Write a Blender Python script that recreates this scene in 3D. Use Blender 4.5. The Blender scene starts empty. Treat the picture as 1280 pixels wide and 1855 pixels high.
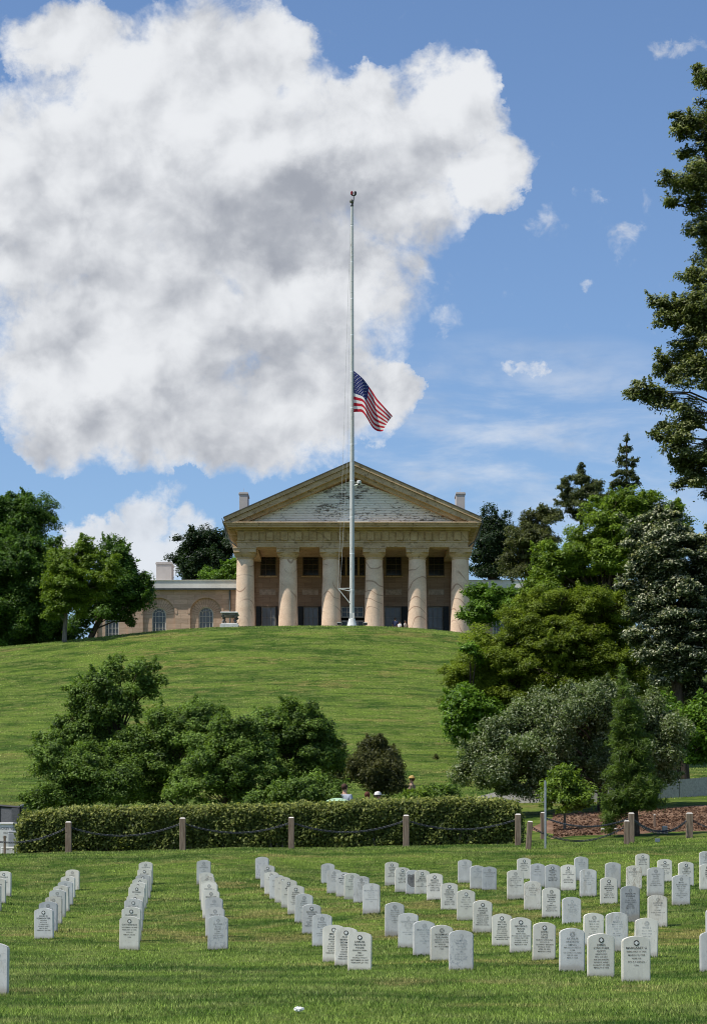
import bpy, bmesh, math, random
import numpy as np
from mathutils import Vector, Matrix

# ------------------------------------------------------------------ camera, sky, sun, exposure
sc = bpy.context.scene
COL = sc.collection
W0, H0 = 1280.0, 1855.0
FPX, CX, YH, CZ = 4000.0, 640.0, 1560.0, 1.6      # focal length in photo pixels, centre column, horizon row, eye height
cam_d = bpy.data.cameras.new('camera')
cam = bpy.data.objects.new('camera', cam_d)
COL.objects.link(cam)
cam.location = (0, 0, CZ)
cam.rotation_euler = (math.pi / 2, 0, 0)
cam_d.sensor_fit = 'VERTICAL'
cam_d.sensor_height = 36.0
cam_d.sensor_width = 36.0
cam_d.lens = FPX / H0 * 36.0
cam_d.shift_y = (YH - H0 / 2) / H0
cam_d.clip_start = 0.5
cam_d.clip_end = 8000
sc.camera = cam

SUN_DIR = Vector((-0.50, -0.20, 0.84)).normalized()
sun_el = math.asin(SUN_DIR.z)
sun_d = bpy.data.lights.new('sun', 'SUN')
sun_d.energy = 5.0
sun_d.angle = math.radians(0.5)
sun_d.color = (1.0, 0.95, 0.86)
sun = bpy.data.objects.new('sun', sun_d)
COL.objects.link(sun)
sun.rotation_euler = SUN_DIR.to_track_quat('Z', 'Y').to_euler()
sun.location = (-40, -20, 80)

sc.view_settings.view_transform = 'Standard'
sc.view_settings.look = 'None'
sc.view_settings.exposure = 0.0
sc.view_settings.gamma = 1.0
sc.cycles.pixel_filter_type = 'BLACKMAN_HARRIS'
sc.cycles.filter_width = 1.05

class NT:
    """tiny helper to write node maths"""
    def __init__(s, tree):
        s.t = tree; s.n = tree.nodes; s.l = tree.links
    def node(s, typ, **kw):
        nd = s.n.new(typ)
        for k, v in kw.items(): setattr(nd, k, v)
        return nd
    def set(s, sock, v):
        if isinstance(v, bpy.types.NodeSocket): s.l.new(v, sock)
        elif v is not None: sock.default_value = v
    def m(s, op, a, b=None, c=None, clamp=False):
        nd = s.node('ShaderNodeMath', operation=op, use_clamp=clamp)
        s.set(nd.inputs[0], a)
        if b is not None: s.set(nd.inputs[1], b)
        if c is not None: s.set(nd.inputs[2], c)
        return nd.outputs[0]
    def add(s, a, b): return s.m('ADD', a, b)
    def sub(s, a, b): return s.m('SUBTRACT', a, b)
    def mul(s, a, b): return s.m('MULTIPLY', a, b)
    def mx(s, a, b): return s.m('MAXIMUM', a, b)
    def sstep(s, v, lo, hi, a=0.0, b=1.0):
        nd = s.node('ShaderNodeMapRange', interpolation_type='SMOOTHSTEP')
        for i, x in enumerate((v, lo, hi, a, b)): s.set(nd.inputs[i], x)
        return nd.outputs[0]
    def xyz(s, x, y, z):
        nd = s.node('ShaderNodeCombineXYZ')
        for i, v in enumerate((x, y, z)): s.set(nd.inputs[i], v)
        return nd.outputs[0]
    def sep(s, v):
        nd = s.node('ShaderNodeSeparateXYZ'); s.set(nd.inputs[0], v)
        return nd.outputs
    def vmul(s, v, k):
        nd = s.node('ShaderNodeVectorMath', operation='MULTIPLY')
        s.set(nd.inputs[0], v); s.set(nd.inputs[1], k)
        return nd.outputs[0]
    def vadd(s, v, k):
        nd = s.node('ShaderNodeVectorMath', operation='ADD')
        s.set(nd.inputs[0], v); s.set(nd.inputs[1], k)
        return nd.outputs[0]
    def noise(s, vec, scale=1.0, detail=4.0, rough=0.55, dist=0.0, out=0):
        nd = s.node('ShaderNodeTexNoise')
        s.set(nd.inputs['Vector'], vec)
        nd.inputs['Scale'].default_value = scale
        nd.inputs['Detail'].default_value = detail
        nd.inputs['Roughness'].default_value = rough
        nd.inputs['Distortion'].default_value = dist
        return nd.outputs[out]
    def mix(s, f, a, b):
        nd = s.node('ShaderNodeMix', data_type='RGBA')
        s.set(nd.inputs[0], f); s.set(nd.inputs[6], a); s.set(nd.inputs[7], b)
        return nd.outputs[2]
def c4(c): return (c[0], c[1], c[2], 1.0)

# ---- the world: physical sky with the photograph's cumulus as a function of direction
world = bpy.data.worlds.new('World')
sc.world = world
world.use_nodes = True
world.node_tree.nodes.clear()
k = NT(world.node_tree)
sky = k.node('ShaderNodeTexSky', sky_type='NISHITA')
sky.sun_disc = False
sky.sun_elevation = sun_el
sky.sun_rotation = math.atan2(SUN_DIR.x, SUN_DIR.y)
sky.altitude = 50
sky.air_density = 1.0
sky.dust_density = 0.6
sky.ozone_density = 2.0
tc = k.node('ShaderNodeTexCoord')
X, Y, Z = k.sep(tc.outputs['Generated'])[0:3]
yy = k.mx(Y, 0.02)
U = k.add(k.mul(k.m('DIVIDE', X, yy), FPX / 100), CX / 100)          # hundreds of photo pixels
V = k.sub(YH / 100, k.mul(k.m('DIVIDE', Z, yy), FPX / 100))
UV = k.xyz(U, V, 0.0)
warp = k.noise(UV, 0.7, 8, 0.62, out=1)
wv = k.vmul(k.vadd(warp, (-0.5, -0.5, -0.5)), (1.9, 1.9, 0.0))
UVw = k.vadd(UV, wv)
Uw, Vw = k.sep(UVw)[0:2]
def blob(cx, cy, rx, ry, wgt=1.0, u=None, v=None):
    u = Uw if u is None else u; v = Vw if v is None else v
    a = k.mul(k.sub(u, cx / 100), 100.0 / rx)
    b = k.mul(k.sub(v, cy / 100), 100.0 / ry)
    d = k.add(k.mul(a, a), k.mul(b, b))
    return k.mul(k.m('SUBTRACT', 1.0, d, clamp=True), wgt)
big = None
for b in [(330,190,330,200),(140,360,290,260),(420,330,340,280),(700,290,240,180),(815,205,110,130),(885,320,95,90),
          (550,520,225,210),(230,620,330,230),(560,720,200,120),(150,740,180,110),(400,770,270,105),(690,715,90,75),
          (130,70,150,80),(480,110,110,110),(655,180,90,80)]:
    v = blob(*b); big = v if big is None else k.mx(big, v)
small = None
for b in [(165,978,95,50,.95),(255,960,75,80,.80),(290,905,60,35,.42),(340,975,60,55,.55),(270,1010,110,60,.9),(962,672,50,22,.50),(930,662,25,18,.42),
          (1130,440,60,38,.36),(1155,372,26,34,.36),(1010,400,45,38,.28),(1062,520,20,24,.33),(1235,84,60,22,.32),(800,580,60,45,.26),
          (780,680,40,40,.22),(1065,345,12,20,.25)]:
    v = blob(*b); small = v if small is None else k.mx(small, v)
f1 = k.noise(UV, 0.95, 10, 0.62, 0.3)
f2 = k.noise(k.vadd(UV, (-0.22, -0.30, 0.0)), 0.95, 10, 0.62, 0.3)
f3 = k.noise(k.vadd(UV, (0, 0, 7.3)), 0.42, 5, 0.5, 0.2)
f4 = k.noise(k.vadd(UV, (3.1, 0, 2.3)), 2.1, 8, 0.62, 0.4)
dens = k.add(big, k.mul(k.sub(f1, 0.5), 1.45))
inside = k.sstep(big, 0.0, 0.10)
dens = k.add(dens, k.mul(k.sub(f4, 0.5), 0.55))
mbig = k.m('MULTIPLY', k.sstep(dens, -0.10, 0.62), inside)
mbig = k.mx(mbig, k.sstep(big, 0.34, 0.80))
vo = k.node('ShaderNodeTexVoronoi', feature='SMOOTH_F1', voronoi_dimensions='2D'); k.l.new(k.vadd(UV, k.vmul(k.vadd(warp, (-0.5, -0.5, 0.0)), (1.1, 1.1, 0.0))), vo.inputs['Vector'])
vo.inputs['Scale'].default_value = 1.35; vo.inputs['Detail'].default_value = 2.0; vo.inputs['Roughness'].default_value = 0.55
bill = k.mul(k.sub(0.42, vo.outputs['Distance']), 0.34)
veil = k.mul(k.mul(k.sstep(dens, -0.16, 0.30), 0.30), k.sstep(big, 0.0, 0.16))
l1 = k.noise(UV, 0.50, 4, 0.5, 0.25)
l2 = k.noise(k.vadd(UV, (-0.35, -0.45, 0.0)), 0.50, 4, 0.5, 0.25)
dsm = k.add(small, k.mul(k.sub(f4, 0.5), 0.95))
msm = k.mul(k.sstep(dsm, 0.12, 0.62), 0.85)
# thin high veil low on the right
vn = k.noise(k.vmul(UV, (0.35, 1.3, 1.0)), 0.9, 6, 0.6, 0.3)
haze_r = k.mul(k.mul(k.sstep(vn, 0.38, 0.72), blob(960, 820, 460, 230, 0.62, U, V)), 1.0)
front = k.sstep(Y, 0.25, 0.5)
mask_f = k.mul(k.mx(k.mx(mbig, veil), k.mx(msm, haze_r)), front)
# scattered cumulus for the rest of the dome
gn = k.noise(tc.outputs['Generated'], 2.6, 8, 0.6, 0.2)
mask_o = k.mul(k.mul(k.sstep(gn, 0.56, 0.66), k.sub(1.0, front)), 0.8)
mask = k.m('ADD', mask_f, mask_o, clamp=True)
# cloud tone: lit from the upper left, grey bellies
shade = k.add(k.add(k.add(0.72, k.mul(k.sub(l1, l2), 1.9)), k.mul(k.sub(f1, f2), 0.85)), k.add(bill, k.mul(k.sub(f3, 0.5), 0.4)))
for b in [(440,390,300,130,.52),(640,420,220,90,.40),(560,655,260,80,.40),(330,560,260,90,.26),(130,480,150,90,.30),(300,800,380,90,.34),(620,335,140,60,.25),(40,590,120,110,.22),(690,760,120,60,.25),(760,300,110,60,.18)]:
    shade = k.sub(shade, blob(*b))
for b in [(250,180,230,140,.22),(820,170,90,90,.25),(890,330,80,70,.22),(90,700,130,60,.25),(640,560,90,50,.15)]:
    shade = k.add(shade, blob(*b))
shade = k.sstep(k.add(shade, k.mul(k.sstep(big, 0.40, 0.05), 0.16)), -0.42, 1.02)
ccol = k.mix(shade, (0.36, 0.385, 0.44, 1), (0.83, 0.85, 0.88, 1))
bg1 = k.node('ShaderNodeBackground')
tint = k.mix(1.0, sky.outputs[0], (0.86, 0.965, 1.11, 1)); tint.node.blend_type = 'MULTIPLY'
k.l.new(tint, bg1.inputs[0]); bg1.inputs[1].default_value = 0.124
bg2 = k.node('ShaderNodeBackground')
k.l.new(ccol, bg2.inputs[0]); bg2.inputs[1].default_value = 1.0
ms = k.node('ShaderNodeMixShader')
k.l.new(mask, ms.inputs[0]); k.l.new(bg1.outputs[0], ms.inputs[1]); k.l.new(bg2.outputs[0], ms.inputs[2])
wo = k.node('ShaderNodeOutputWorld'); k.l.new(ms.outputs[0], wo.inputs[0])

# ------------------------------------------------------------------ helpers
rng = np.random.default_rng(7)
random.seed(7)
def at(px, py, Yd):
    """a point that stands at depth Yd where the photograph shows pixel px, py"""
    return Vector(((px - CX) / FPX * Yd, Yd, CZ + (YH - py) / FPX * Yd))
def tag(o, label=None, cat=None, group=None, kind=None):
    if label: o['label'] = label
    if cat: o['category'] = cat
    if group: o['group'] = group
    if kind: o['kind'] = kind
    return o
def empty(name, loc, rz=0.0):
    o = bpy.data.objects.new(name, None); COL.objects.link(o)
    o.location = loc; o.rotation_euler = (0, 0, rz); o.empty_display_size = 0.3
    return o
def raw_mesh(name, co, quads=None, tris=None, attrs=None, smooth=False):
    me = bpy.data.meshes.new(name)
    co = np.asarray(co, np.float32)
    me.vertices.add(len(co)); me.vertices.foreach_set('co', co.ravel())
    idx = []; tot = []
    if quads is not None and len(quads): q = np.asarray(quads, np.int32); idx.append(q.ravel()); tot.append(np.full(len(q), 4, np.int32))
    if tris is not None and len(tris): t = np.asarray(tris, np.int32); idx.append(t.ravel()); tot.append(np.full(len(t), 3, np.int32))
    idx = np.concatenate(idx); tot = np.concatenate(tot)
    me.loops.add(len(idx)); me.loops.foreach_set('vertex_index', idx)
    me.polygons.add(len(tot))
    start = np.concatenate([[0], np.cumsum(tot)[:-1]]).astype(np.int32)
    me.polygons.foreach_set('loop_start', start)
    if attrs:
        for n, a in attrs.items():
            at_ = me.attributes.new(n, 'FLOAT', 'POINT'); at_.data.foreach_set('value', np.asarray(a, np.float32))
    me.update(calc_edges=True)
    if smooth: me.polygons.foreach_set('use_smooth', np.ones(len(tot), bool))
    return me
def link(name, me, mat=None, parent=None, loc=None):
    o = bpy.data.objects.new(name, me); COL.objects.link(o)
    if mat is not None and me is not None and len(me.materials) == 0: me.materials.append(mat)
    if parent is not None: o.parent = parent
    if loc is not None: o.location = loc
    return o
class MB:
    """collects simple shapes into one mesh; coordinates are local to whatever it is parented to"""
    def __init__(s): s.bm = bmesh.new()
    def box(s, x0, x1, y0, y1, z0, z1):
        v = [s.bm.verts.new(p) for p in ((x0,y0,z0),(x1,y0,z0),(x1,y1,z0),(x0,y1,z0),(x0,y0,z1),(x1,y0,z1),(x1,y1,z1),(x0,y1,z1))]
        for f in ((0,3,2,1),(4,5,6,7),(0,1,5,4),(1,2,6,5),(2,3,7,6),(3,0,4,7)): s.bm.faces.new([v[i] for i in f])
        return s
    def quad(s, *pts):
        s.bm.faces.new([s.bm.verts.new(p) for p in pts]); return s
    def lathe(s, prof, cx=0, cy=0, n=32, caps=True):
        rings = []
        for (r, z) in prof:
            rings.append([s.bm.verts.new((cx + r*math.cos(2*math.pi*i/n), cy + r*math.sin(2*math.pi*i/n), z)) for i in range(n)])
        for a, b in zip(rings[:-1], rings[1:]):
            for i in range(n): s.bm.faces.new((a[i], a[(i+1)%n], b[(i+1)%n], b[i]))
        if caps:
            s.bm.faces.new(rings[0][::-1]); s.bm.faces.new(rings[-1])
        return s
    def tube(s, pts, rad, n=6, caps=True):
        pts = [Vector(p) for p in pts]
        if not hasattr(rad, '__len__'): rad = [rad]*len(pts)
        rings = []
        for i, p in enumerate(pts):
            d = (pts[min(i+1, len(pts)-1)] - pts[max(i-1, 0)]).normalized()
            a = d.cross(Vector((0,0,1)))
            if a.length < 1e-3: a = d.cross(Vector((0,1,0)))
            a.normalize(); b = d.cross(a)
            rings.append([s.bm.verts.new(p + (a*math.cos(2*math.pi*j/n) + b*math.sin(2*math.pi*j/n))*rad[i]) for j in range(n)])
        for r0, r1 in zip(rings[:-1], rings[1:]):
            for j in range(n): s.bm.faces.new((r0[j], r0[(j+1)%n], r1[(j+1)%n], r1[j]))
        if caps:
            s.bm.faces.new(rings[0][::-1]); s.bm.faces.new(rings[-1])
        return s
    def prism(s, poly, y0, y1):
        """poly in x,z extruded from y0 (front) to y1"""
        a = [s.bm.verts.new((x, y0, z)) for x, z in poly]; b = [s.bm.verts.new((x, y1, z)) for x, z in poly]
        n = len(poly)
        s.bm.faces.new(a); s.bm.faces.new(b[::-1])
        for i in range(n): s.bm.faces.new((a[(i+1)%n], a[i], b[i], b[(i+1)%n]))
        return s
    def ball(s, c, r, u=12, v=8, sc_=(1,1,1)):
        m = Matrix.Translation(c) @ Matrix.Diagonal((sc_[0]*r, sc_[1]*r, sc_[2]*r, 1))
        bmesh.ops.create_uvsphere(s.bm, u_segments=u, v_segments=v, radius=1, matrix=m); return s
    def build(s, name, mat=None, parent=None, loc=None, bevel=0, smooth=False):
        if bevel: bmesh.ops.bevel(s.bm, geom=list(s.bm.edges), offset=bevel, segments=1, affect='EDGES', profile=0.5)
        bmesh.ops.recalc_face_normals(s.bm, faces=list(s.bm.faces))
        me = bpy.data.meshes.new(name); s.bm.to_mesh(me); s.bm.free()
        if smooth:
            me.polygons.foreach_set('use_smooth', np.ones(len(me.polygons), bool))
            me.set_sharp_from_angle(angle=math.radians(40))
        return link(name, me, mat, parent, loc)

def material(name, rough=0.8, spec=0.3):
    m = bpy.data.materials.new(name); m.use_nodes = True
    kk = NT(m.node_tree); bs = m.node_tree.nodes['Principled BSDF']
    bs.inputs['Roughness'].default_value = rough
    bs.inputs['Specular IOR Level'].default_value = spec
    return m, kk, bs
def bump(kk, bs, h, strength=0.3, dist=0.02):
    b = kk.node('ShaderNodeBump'); b.inputs['Strength'].default_value = strength; b.inputs['Distance'].default_value = dist
    kk.set(b.inputs['Height'], h); kk.l.new(b.outputs[0], bs.inputs['Normal'])
def simple(name, col, rough=0.7, var=0.25, scale=4.0, metal=0.0, spec=0.3):
    """a plain coloured surface broken up by mottling"""
    m, kk, bs = material(name, rough, spec)
    t = kk.node('ShaderNodeTexCoord')
    n = kk.noise(t.outputs['Object'], scale, 6, 0.6)
    a = [c*(1-var) for c in col]; b = [min(1, c*(1+var)) for c in col]
    kk.l.new(kk.mix(kk.sstep(n, 0.3, 0.7), c4(a), c4(b)), bs.inputs['Base Color'])
    bs.inputs['Metallic'].default_value = metal
    bump(kk, bs, n, 0.15, 0.01)
    return m

# ------------------------------------------------------------------ terrain
# headstones read off the photograph: id: centre x, width, top row   (all pixels)
STONES = dict(
 A1=(6.9,26.2,1578),A2=(-3.7,28,1590.6),A3=(-12.9,29.5,1601),
 B1=(131.2,25,1575),B2=(123,26,1587),B3=(119,27.4,1596),B4=(111.4,28.5,1604),B5=(103.6,29.8,1611.5),B6=(97,31,1623.5),B7=(87,33.5,1633),B8=(79.6,34.8,1645),
 Z1=(-12.6,54,1708),
 C1=(264.4,25,1561),C2=(261.6,25.7,1572.8),C3=(259.3,26.5,1584),C4=(254.1,27.6,1591),C5=(250.6,28.6,1598),C6=(246.7,29.6,1603.8),C7=(245,31,1620.6),C8=(241.7,33.3,1628),C9=(238.4,34.9,1643),C10=(234,36.6,1660),
 D1=(368.8,25.2,1558),D2=(374,26.2,1580.3),D3=(374.5,27.3,1587),D4=(378,28,1595),D5=(379,30,1598),D6=(382.3,31,1612),D7=(387.7,32.4,1625),D8=(389,34.2,1643),D9=(394.5,36.8,1659),
 E1=(474.9,24.8,1552),E2=(484,25.6,1567),E3=(492,26.3,1579),E4=(501.4,27.1,1584.4),E5=(511.9,28.3,1588),E6=(524,29.9,1593.4),E7=(536.2,31.2,1604),E8=(549.8,32.5,1619),E9=(564,34,1638),E10=(583.4,36.4,1655.6),E11=(604,40,1675.3),E12=(626.3,41.4,1680),E13=(650.8,43.8,1688),
 F1=(594,24.6,1563.8),F2=(605,26.4,1575),F3=(622,27,1580),F4=(637.4,28.3,1581.6),F5=(654.2,29.6,1587),F6=(672.2,31.9,1600),
 G1=(714.5,34.7,1635),G2=(739,37,1654),G3=(767.6,39,1668),G4=(799.6,40.8,1676),G5=(835.3,44.5,1685),
 H1=(709.5,25.1,1561),H2=(728.6,26.6,1571),H3=(747.7,27.2,1576),H4=(764.3,27.8,1576),H5=(787.1,30,1581.8),H6=(813.6,31.2,1599),H7=(843.3,33,1612),H8=(872.6,34.7,1631),H9=(908.5,36.5,1655),H10=(942.6,38.7,1661.8),H11=(984.7,41.3,1670.9),H12=(1035.7,45.6,1681.4),H13=(1088.2,48.2,1691.5),H14=(1152,51.2,1696),
 I1=(841.8,25.5,1557),I2=(864.6,26.4,1568),I3=(885.6,26.7,1570),
 J1=(948.4,25,1553.8),J2=(972.7,26.5,1564),J3=(1000.2,27.6,1566),J4=(1028.9,28.1,1566),J5=(1052.5,25.3,1552),J6=(933.6,30.3,1575.8),J7=(964.3,31.7,1596),J8=(997.8,33.1,1607.7),J9=(1035.3,34,1624.8),J10=(1064.8,30.5,1574),
 K1=(1109.5,28.4,1562),K2=(1102.3,31.4,1589),K3=(1147.4,28.6,1567.8),K4=(1163.4,25.3,1546),K5=(1204,26.2,1556),K6=(1186.9,30.9,1571),K7=(1140.8,34.7,1604.7),K8=(1190.5,35.2,1621),K9=(1242.3,27.7,1561),K10=(1232.9,32.3,1585),K11=(1279.5,26,1541.7),K12=(1281,29,1565),
 L1=(1074.6,36.7,1653.8),L2=(1117,40.4,1652.8),L3=(1169.4,42,1663),L4=(1291,46,1687),L5=(1297,37,1645))
SW, SH = 0.33, 0.555          # headstone width and height above the turf
ctrl = []
for (sx, sw, st) in STONES.values():
    Yd = FPX*SW/sw; p = at(sx, st + sw*SH/SW, Yd); ctrl.append((p.x, p.y, p.z))
def cp(px, py, Yd):
    p = at(px, py, Yd); ctrl.append((p.x, p.y, p.z))
for px, py in ((-250,1552),(0,1549),(124,1546),(331,1540),(527,1537),(735,1535),(937,1530),(1142,1527),(1247,1521),(1400,1516),(1600,1512)): cp(px, py, 61); 
for px, py in ((-250,1562),(124,1559),(527,1552),(937,1547),(1247,1537),(1600,1530)): cp(px, py, 57.5)
for px in (-900, -300, 200, 640, 1100, 1600, 2200):
    cp(px, 1855 - (px-640)*0.002, 19.8)
    ctrl.append(((px-640)/120, 8, 0.0)); ctrl.append(((px-640)/120, 0, 0.0)); ctrl.append(((px-640)/120, -10, 0.0))
for px, py in ((-400,1546),(0,1545),(300,1542),(640,1540),(850,1532),(960,1515),(1100,1503),(1300,1499),(1700,1492)): cp(px, py, 68)
for px, py in ((-400,1480),(0,1478),(300,1476),(640,1474),(900,1466),(1100,1458),(1300,1449),(1700,1440)): cp(px, py, 82)
CREST = [(-700,1235),(-300,1200),(0,1172),(100,1163),(200,1152),(300,1142),(400,1136),(520,1134),(640,1134),(720,1136),(800,1142),(850,1148),(1000,1170),(1300,1225),(1700,1290)]
for px, py in CREST:
    for Yd, f in ((94, .10), (107, .30), (121, .56), (136, .80), (150, 1.0)):
        cp(px, 1452 + (py - 1452)*f, Yd)
    zc = at(px, py, 150).z
    for Yd, dz in ((158, 0.1), (170, 0.1), (190, 0.0), (215, -0.5)):
        ctrl.append(((px-CX)/FPX*Yd, Yd, zc + dz))
ctrl = np.array(ctrl, float)
def tps_fit(P, lam=0.6):
    n = len(P); xy = P[:, :2]/40.0
    d = np.linalg.norm(xy[:, None]-xy[None], axis=2)
    K = np.where(d > 0, d*d*np.log(np.maximum(d, 1e-12)), 0) + np.eye(n)*lam*1e-3
    A = np.zeros((n+3, n+3)); A[:n, :n] = K; A[:n, n] = 1; A[:n, n+1:] = xy; A[n, :n] = 1; A[n+1:, :n] = xy.T
    b = np.zeros(n+3); b[:n] = P[:, 2]
    return xy, np.linalg.solve(A, b)
TXY, TW = tps_fit(ctrl)
def ground(x, y):
    x = np.clip(np.atleast_1d(np.asarray(x, float)), -75, 75); y = np.clip(np.atleast_1d(np.asarray(y, float)), -5, 214)
    x, y = np.broadcast_arrays(x, y)
    out = np.empty(x.shape, float); xf = x.ravel()/40; yf = y.ravel()/40; of = np.empty(len(xf))
    for i in range(0, len(xf), 40000):
        a = xf[i:i+40000, None]; b = yf[i:i+40000, None]
        d2 = (a-TXY[None, :, 0])**2 + (b-TXY[None, :, 1])**2
        of[i:i+40000] = (0.5*d2*np.log(np.maximum(d2, 1e-20))) @ TW[:-3] + TW[-3] + TW[-2]*a[:, 0] + TW[-1]*b[:, 0]
    r = of.reshape(x.shape)
    und = 0.02*np.sin(x*1.3+0.7*np.sin(y*0.5))*np.sin(y*0.43+1.0) + 0.012*np.sin(x*2.9+y*0.9)
    return r + und*np.clip((75-y)/10, 0, 1)
def gz(x, y): return float(ground(x, y)[0])
# a regular lookup so that scattering hundreds of thousands of blades stays quick
GX = np.arange(-76, 76.01, 0.5); GY = np.arange(-6, 215.01, 0.5)
GZ = ground(*np.meshgrid(GX, GY))
def gfast(x, y):
    fx = np.clip((x-GX[0])/0.5, 0, len(GX)-1.001); fy = np.clip((y-GY[0])/0.5, 0, len(GY)-1.001)
    i = fx.astype(int); j = fy.astype(int); a = fx-i; b = fy-j
    return GZ[j, i]*(1-a)*(1-b)+GZ[j, i+1]*a*(1-b)+GZ[j+1, i]*(1-a)*b+GZ[j+1, i+1]*a*b

# lawn colour as a function of place, shared by the turf sheet and the blades
def lawn_group():
    g = bpy.data.node_groups.new('lawn colour', 'ShaderNodeTree')
    g.interface.new_socket('Color', in_out='OUTPUT', socket_type='NodeSocketColor')
    kk = NT(g); go = kk.node('NodeGroupOutput'); geo = kk.node('ShaderNodeNewGeometry')
    P = geo.outputs['Position']
    s1 = kk.noise(kk.vmul(P, (0.22, 0.62, 0.5)), 1.0, 5, 0.65, 0.4)
    s2 = kk.noise(kk.vmul(P, (0.8, 1.3, 1.0)), 1.3, 5, 0.7, 0.5)
    s3 = kk.noise(kk.vadd(kk.vmul(P, (0.12, 0.30, 0.3)), (5, 3, 0)), 1.0, 4, 0.55, 0.6)
    fine = kk.noise(kk.vmul(P, (5, 12, 5)), 1.0, 4, 0.7)
    c = kk.mix(kk.sstep(s1, 0.38, 0.60), (0.038, 0.088, 0.008, 1), (0.138, 0.206, 0.030, 1))
    c = kk.mix(kk.mul(kk.sstep(s2, 0.44, 0.66), 0.7), c, (0.190, 0.215, 0.062, 1))
    dry = kk.sstep(kk.add(kk.mul(s3, 0.60), kk.mul(s2, 0.40)), 0.53, 0.63)
    c = kk.mix(kk.mul(dry, 0.50), c, (0.27, 0.21, 0.075, 1))
    c = kk.mix(kk.mul(kk.sstep(fine, 0.45, 0.75), 0.35), c, (0.20, 0.24, 0.06, 1))
    kk.l.new(c, go.inputs[0])
    return g
LAWN = lawn_group()
def lawn_mat():
    m, kk, bs = material('turf', 0.9, 0.1)
    g = kk.node('ShaderNodeGroup'); g.node_tree = LAWN
    geo = kk.node('ShaderNodeNewGeometry')
    n = kk.noise(kk.vmul(geo.outputs['Position'], (7, 16, 7)), 1.0, 6, 0.75)
    n2 = kk.noise(kk.vmul(geo.outputs['Position'], (1.2, 5, 2)), 1.0, 6, 0.7)
    c = kk.mix(kk.sstep(n, 0.35, 0.7), (0.45, 0.5, 0.42, 1), (1.3, 1.25, 1.2, 1))
    mm = kk.mix(1.0, g.outputs[0], c); mm.node.blend_type = 'MULTIPLY'
    c2 = kk.mix(kk.sstep(n2, 0.35, 0.65), (0.84, 0.84, 0.84, 1), (1.12, 1.1, 1.05, 1))
    mm2 = kk.mix(1.0, mm, c2); mm2.node.blend_type = 'MULTIPLY'
    kk.l.new(mm2, bs.inputs['Base Color'])
    bump(kk, bs, kk.add(n, kk.mul(n2, 0.8)), 0.7, 0.08)
    return m
TURF = lawn_mat()
xs = np.concatenate([[-4000, -1500, -500, -200, -120], np.arange(-76, 76.1, 0.8), [120, 200, 500, 1500, 4000]])
ys = np.concatenate([[-3000, -800, -200, -60, -20], np.arange(-5, 18, 1.0), np.arange(18, 68, 0.4), np.arange(68, 215, 0.8), [260, 400, 900, 2500, 6000]])
gx, gy = np.meshgrid(xs, ys)
zz = ground(gx, gy)
nx, ny = len(xs), len(ys)
ii = np.arange(nx*ny).reshape(ny, nx)
quads = np.stack([ii[:-1, :-1], ii[:-1, 1:], ii[1:, 1:], ii[1:, :-1]], -1).reshape(-1, 4)
tag(link('lawn', raw_mesh('lawn', np.stack([gx, gy, zz], -1).reshape(-1, 3), quads, smooth=True), TURF), kind='structure')

# grass blades
def blade_mat():
    m, kk, bs = material('grass blades', 0.55, 0.25)
    g = kk.node('ShaderNodeGroup'); g.node_tree = LAWN
    a = kk.node('ShaderNodeAttribute', attribute_name='tint')
    c = kk.mix(a.outputs['Fac'], (0.30, 0.40, 0.28, 1), (3.9, 3.5, 4.3, 1))
    mm = kk.mix(1.0, g.outputs[0], c); mm.node.blend_type = 'MULTIPLY'
    kk.l.new(mm, bs.inputs['Base Color'])
    tr = kk.node('ShaderNodeBsdfTranslucent'); kk.l.new(mm, tr.inputs[0])
    mx_ = kk.node('ShaderNodeMixShader'); mx_.inputs[0].default_value = 0.3
    out = m.node_tree.nodes['Material Output']
    kk.l.new(bs.outputs[0], mx_.inputs[1]); kk.l.new(tr.outputs[0], mx_.inputs[2]); kk.l.new(mx_.outputs[0], out.inputs[0])
    return m
BLADE = blade_mat()
def scatter_grass(name, bands, label):
    P = []
    for (y0, y1, dens, w, h) in bands:
        half0 = 700/FPX
        area = (y1-y0)*(y0+y1)*half0
        n = int(area*dens)
        y = np.sqrt(rng.uniform(y0*y0, y1*y1, n)); x = rng.uniform(-1, 1, n)*y*half0
        P.append((x, y, np.full(n, w)*rng.uniform(.6, 1.4, n), np.full(n, h)*rng.uniform(.5, 1.35, n)))
    x = np.concatenate([p[0] for p in P]); y = np.concatenate([p[1] for p in P]); w = np.concatenate([p[2] for p in P]); h = np.concatenate([p[3] for p in P])
    n = len(x); z = gfast(x, y)
    th = rng.uniform(0, 2*np.pi, n); lean = rng.uniform(0.1, 0.9, n); la = rng.uniform(0, 2*np.pi, n)
    b = np.stack([x, y, z-0.008], -1); d = np.stack([np.cos(th), np.sin(th)*.6, np.zeros(n)], -1)*w[:, None]*.5
    tip = b + np.stack([np.cos(la)*lean*h, np.sin(la)*lean*h, h], -1)
    co = np.stack([b-d, b+d, tip], 1).reshape(-1, 3)
    t = np.repeat(np.clip(rng.normal(.38, .25, n)+.45*(rng.uniform(0, 1, n) < .16), 0, 1), 3)
    me = raw_mesh(name, co, tris=np.arange(3*n).reshape(-1, 3), attrs={'tint': t})
    return tag(link(name, me, BLADE), label, 'grass', kind='stuff')
scatter_grass('lawn_grass', [(18.5, 30, 1500, .009, .040), (30, 45, 700, .012, .042), (45, 62.5, 420, .016, .045)], 'short mown grass blades between the headstones')
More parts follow.
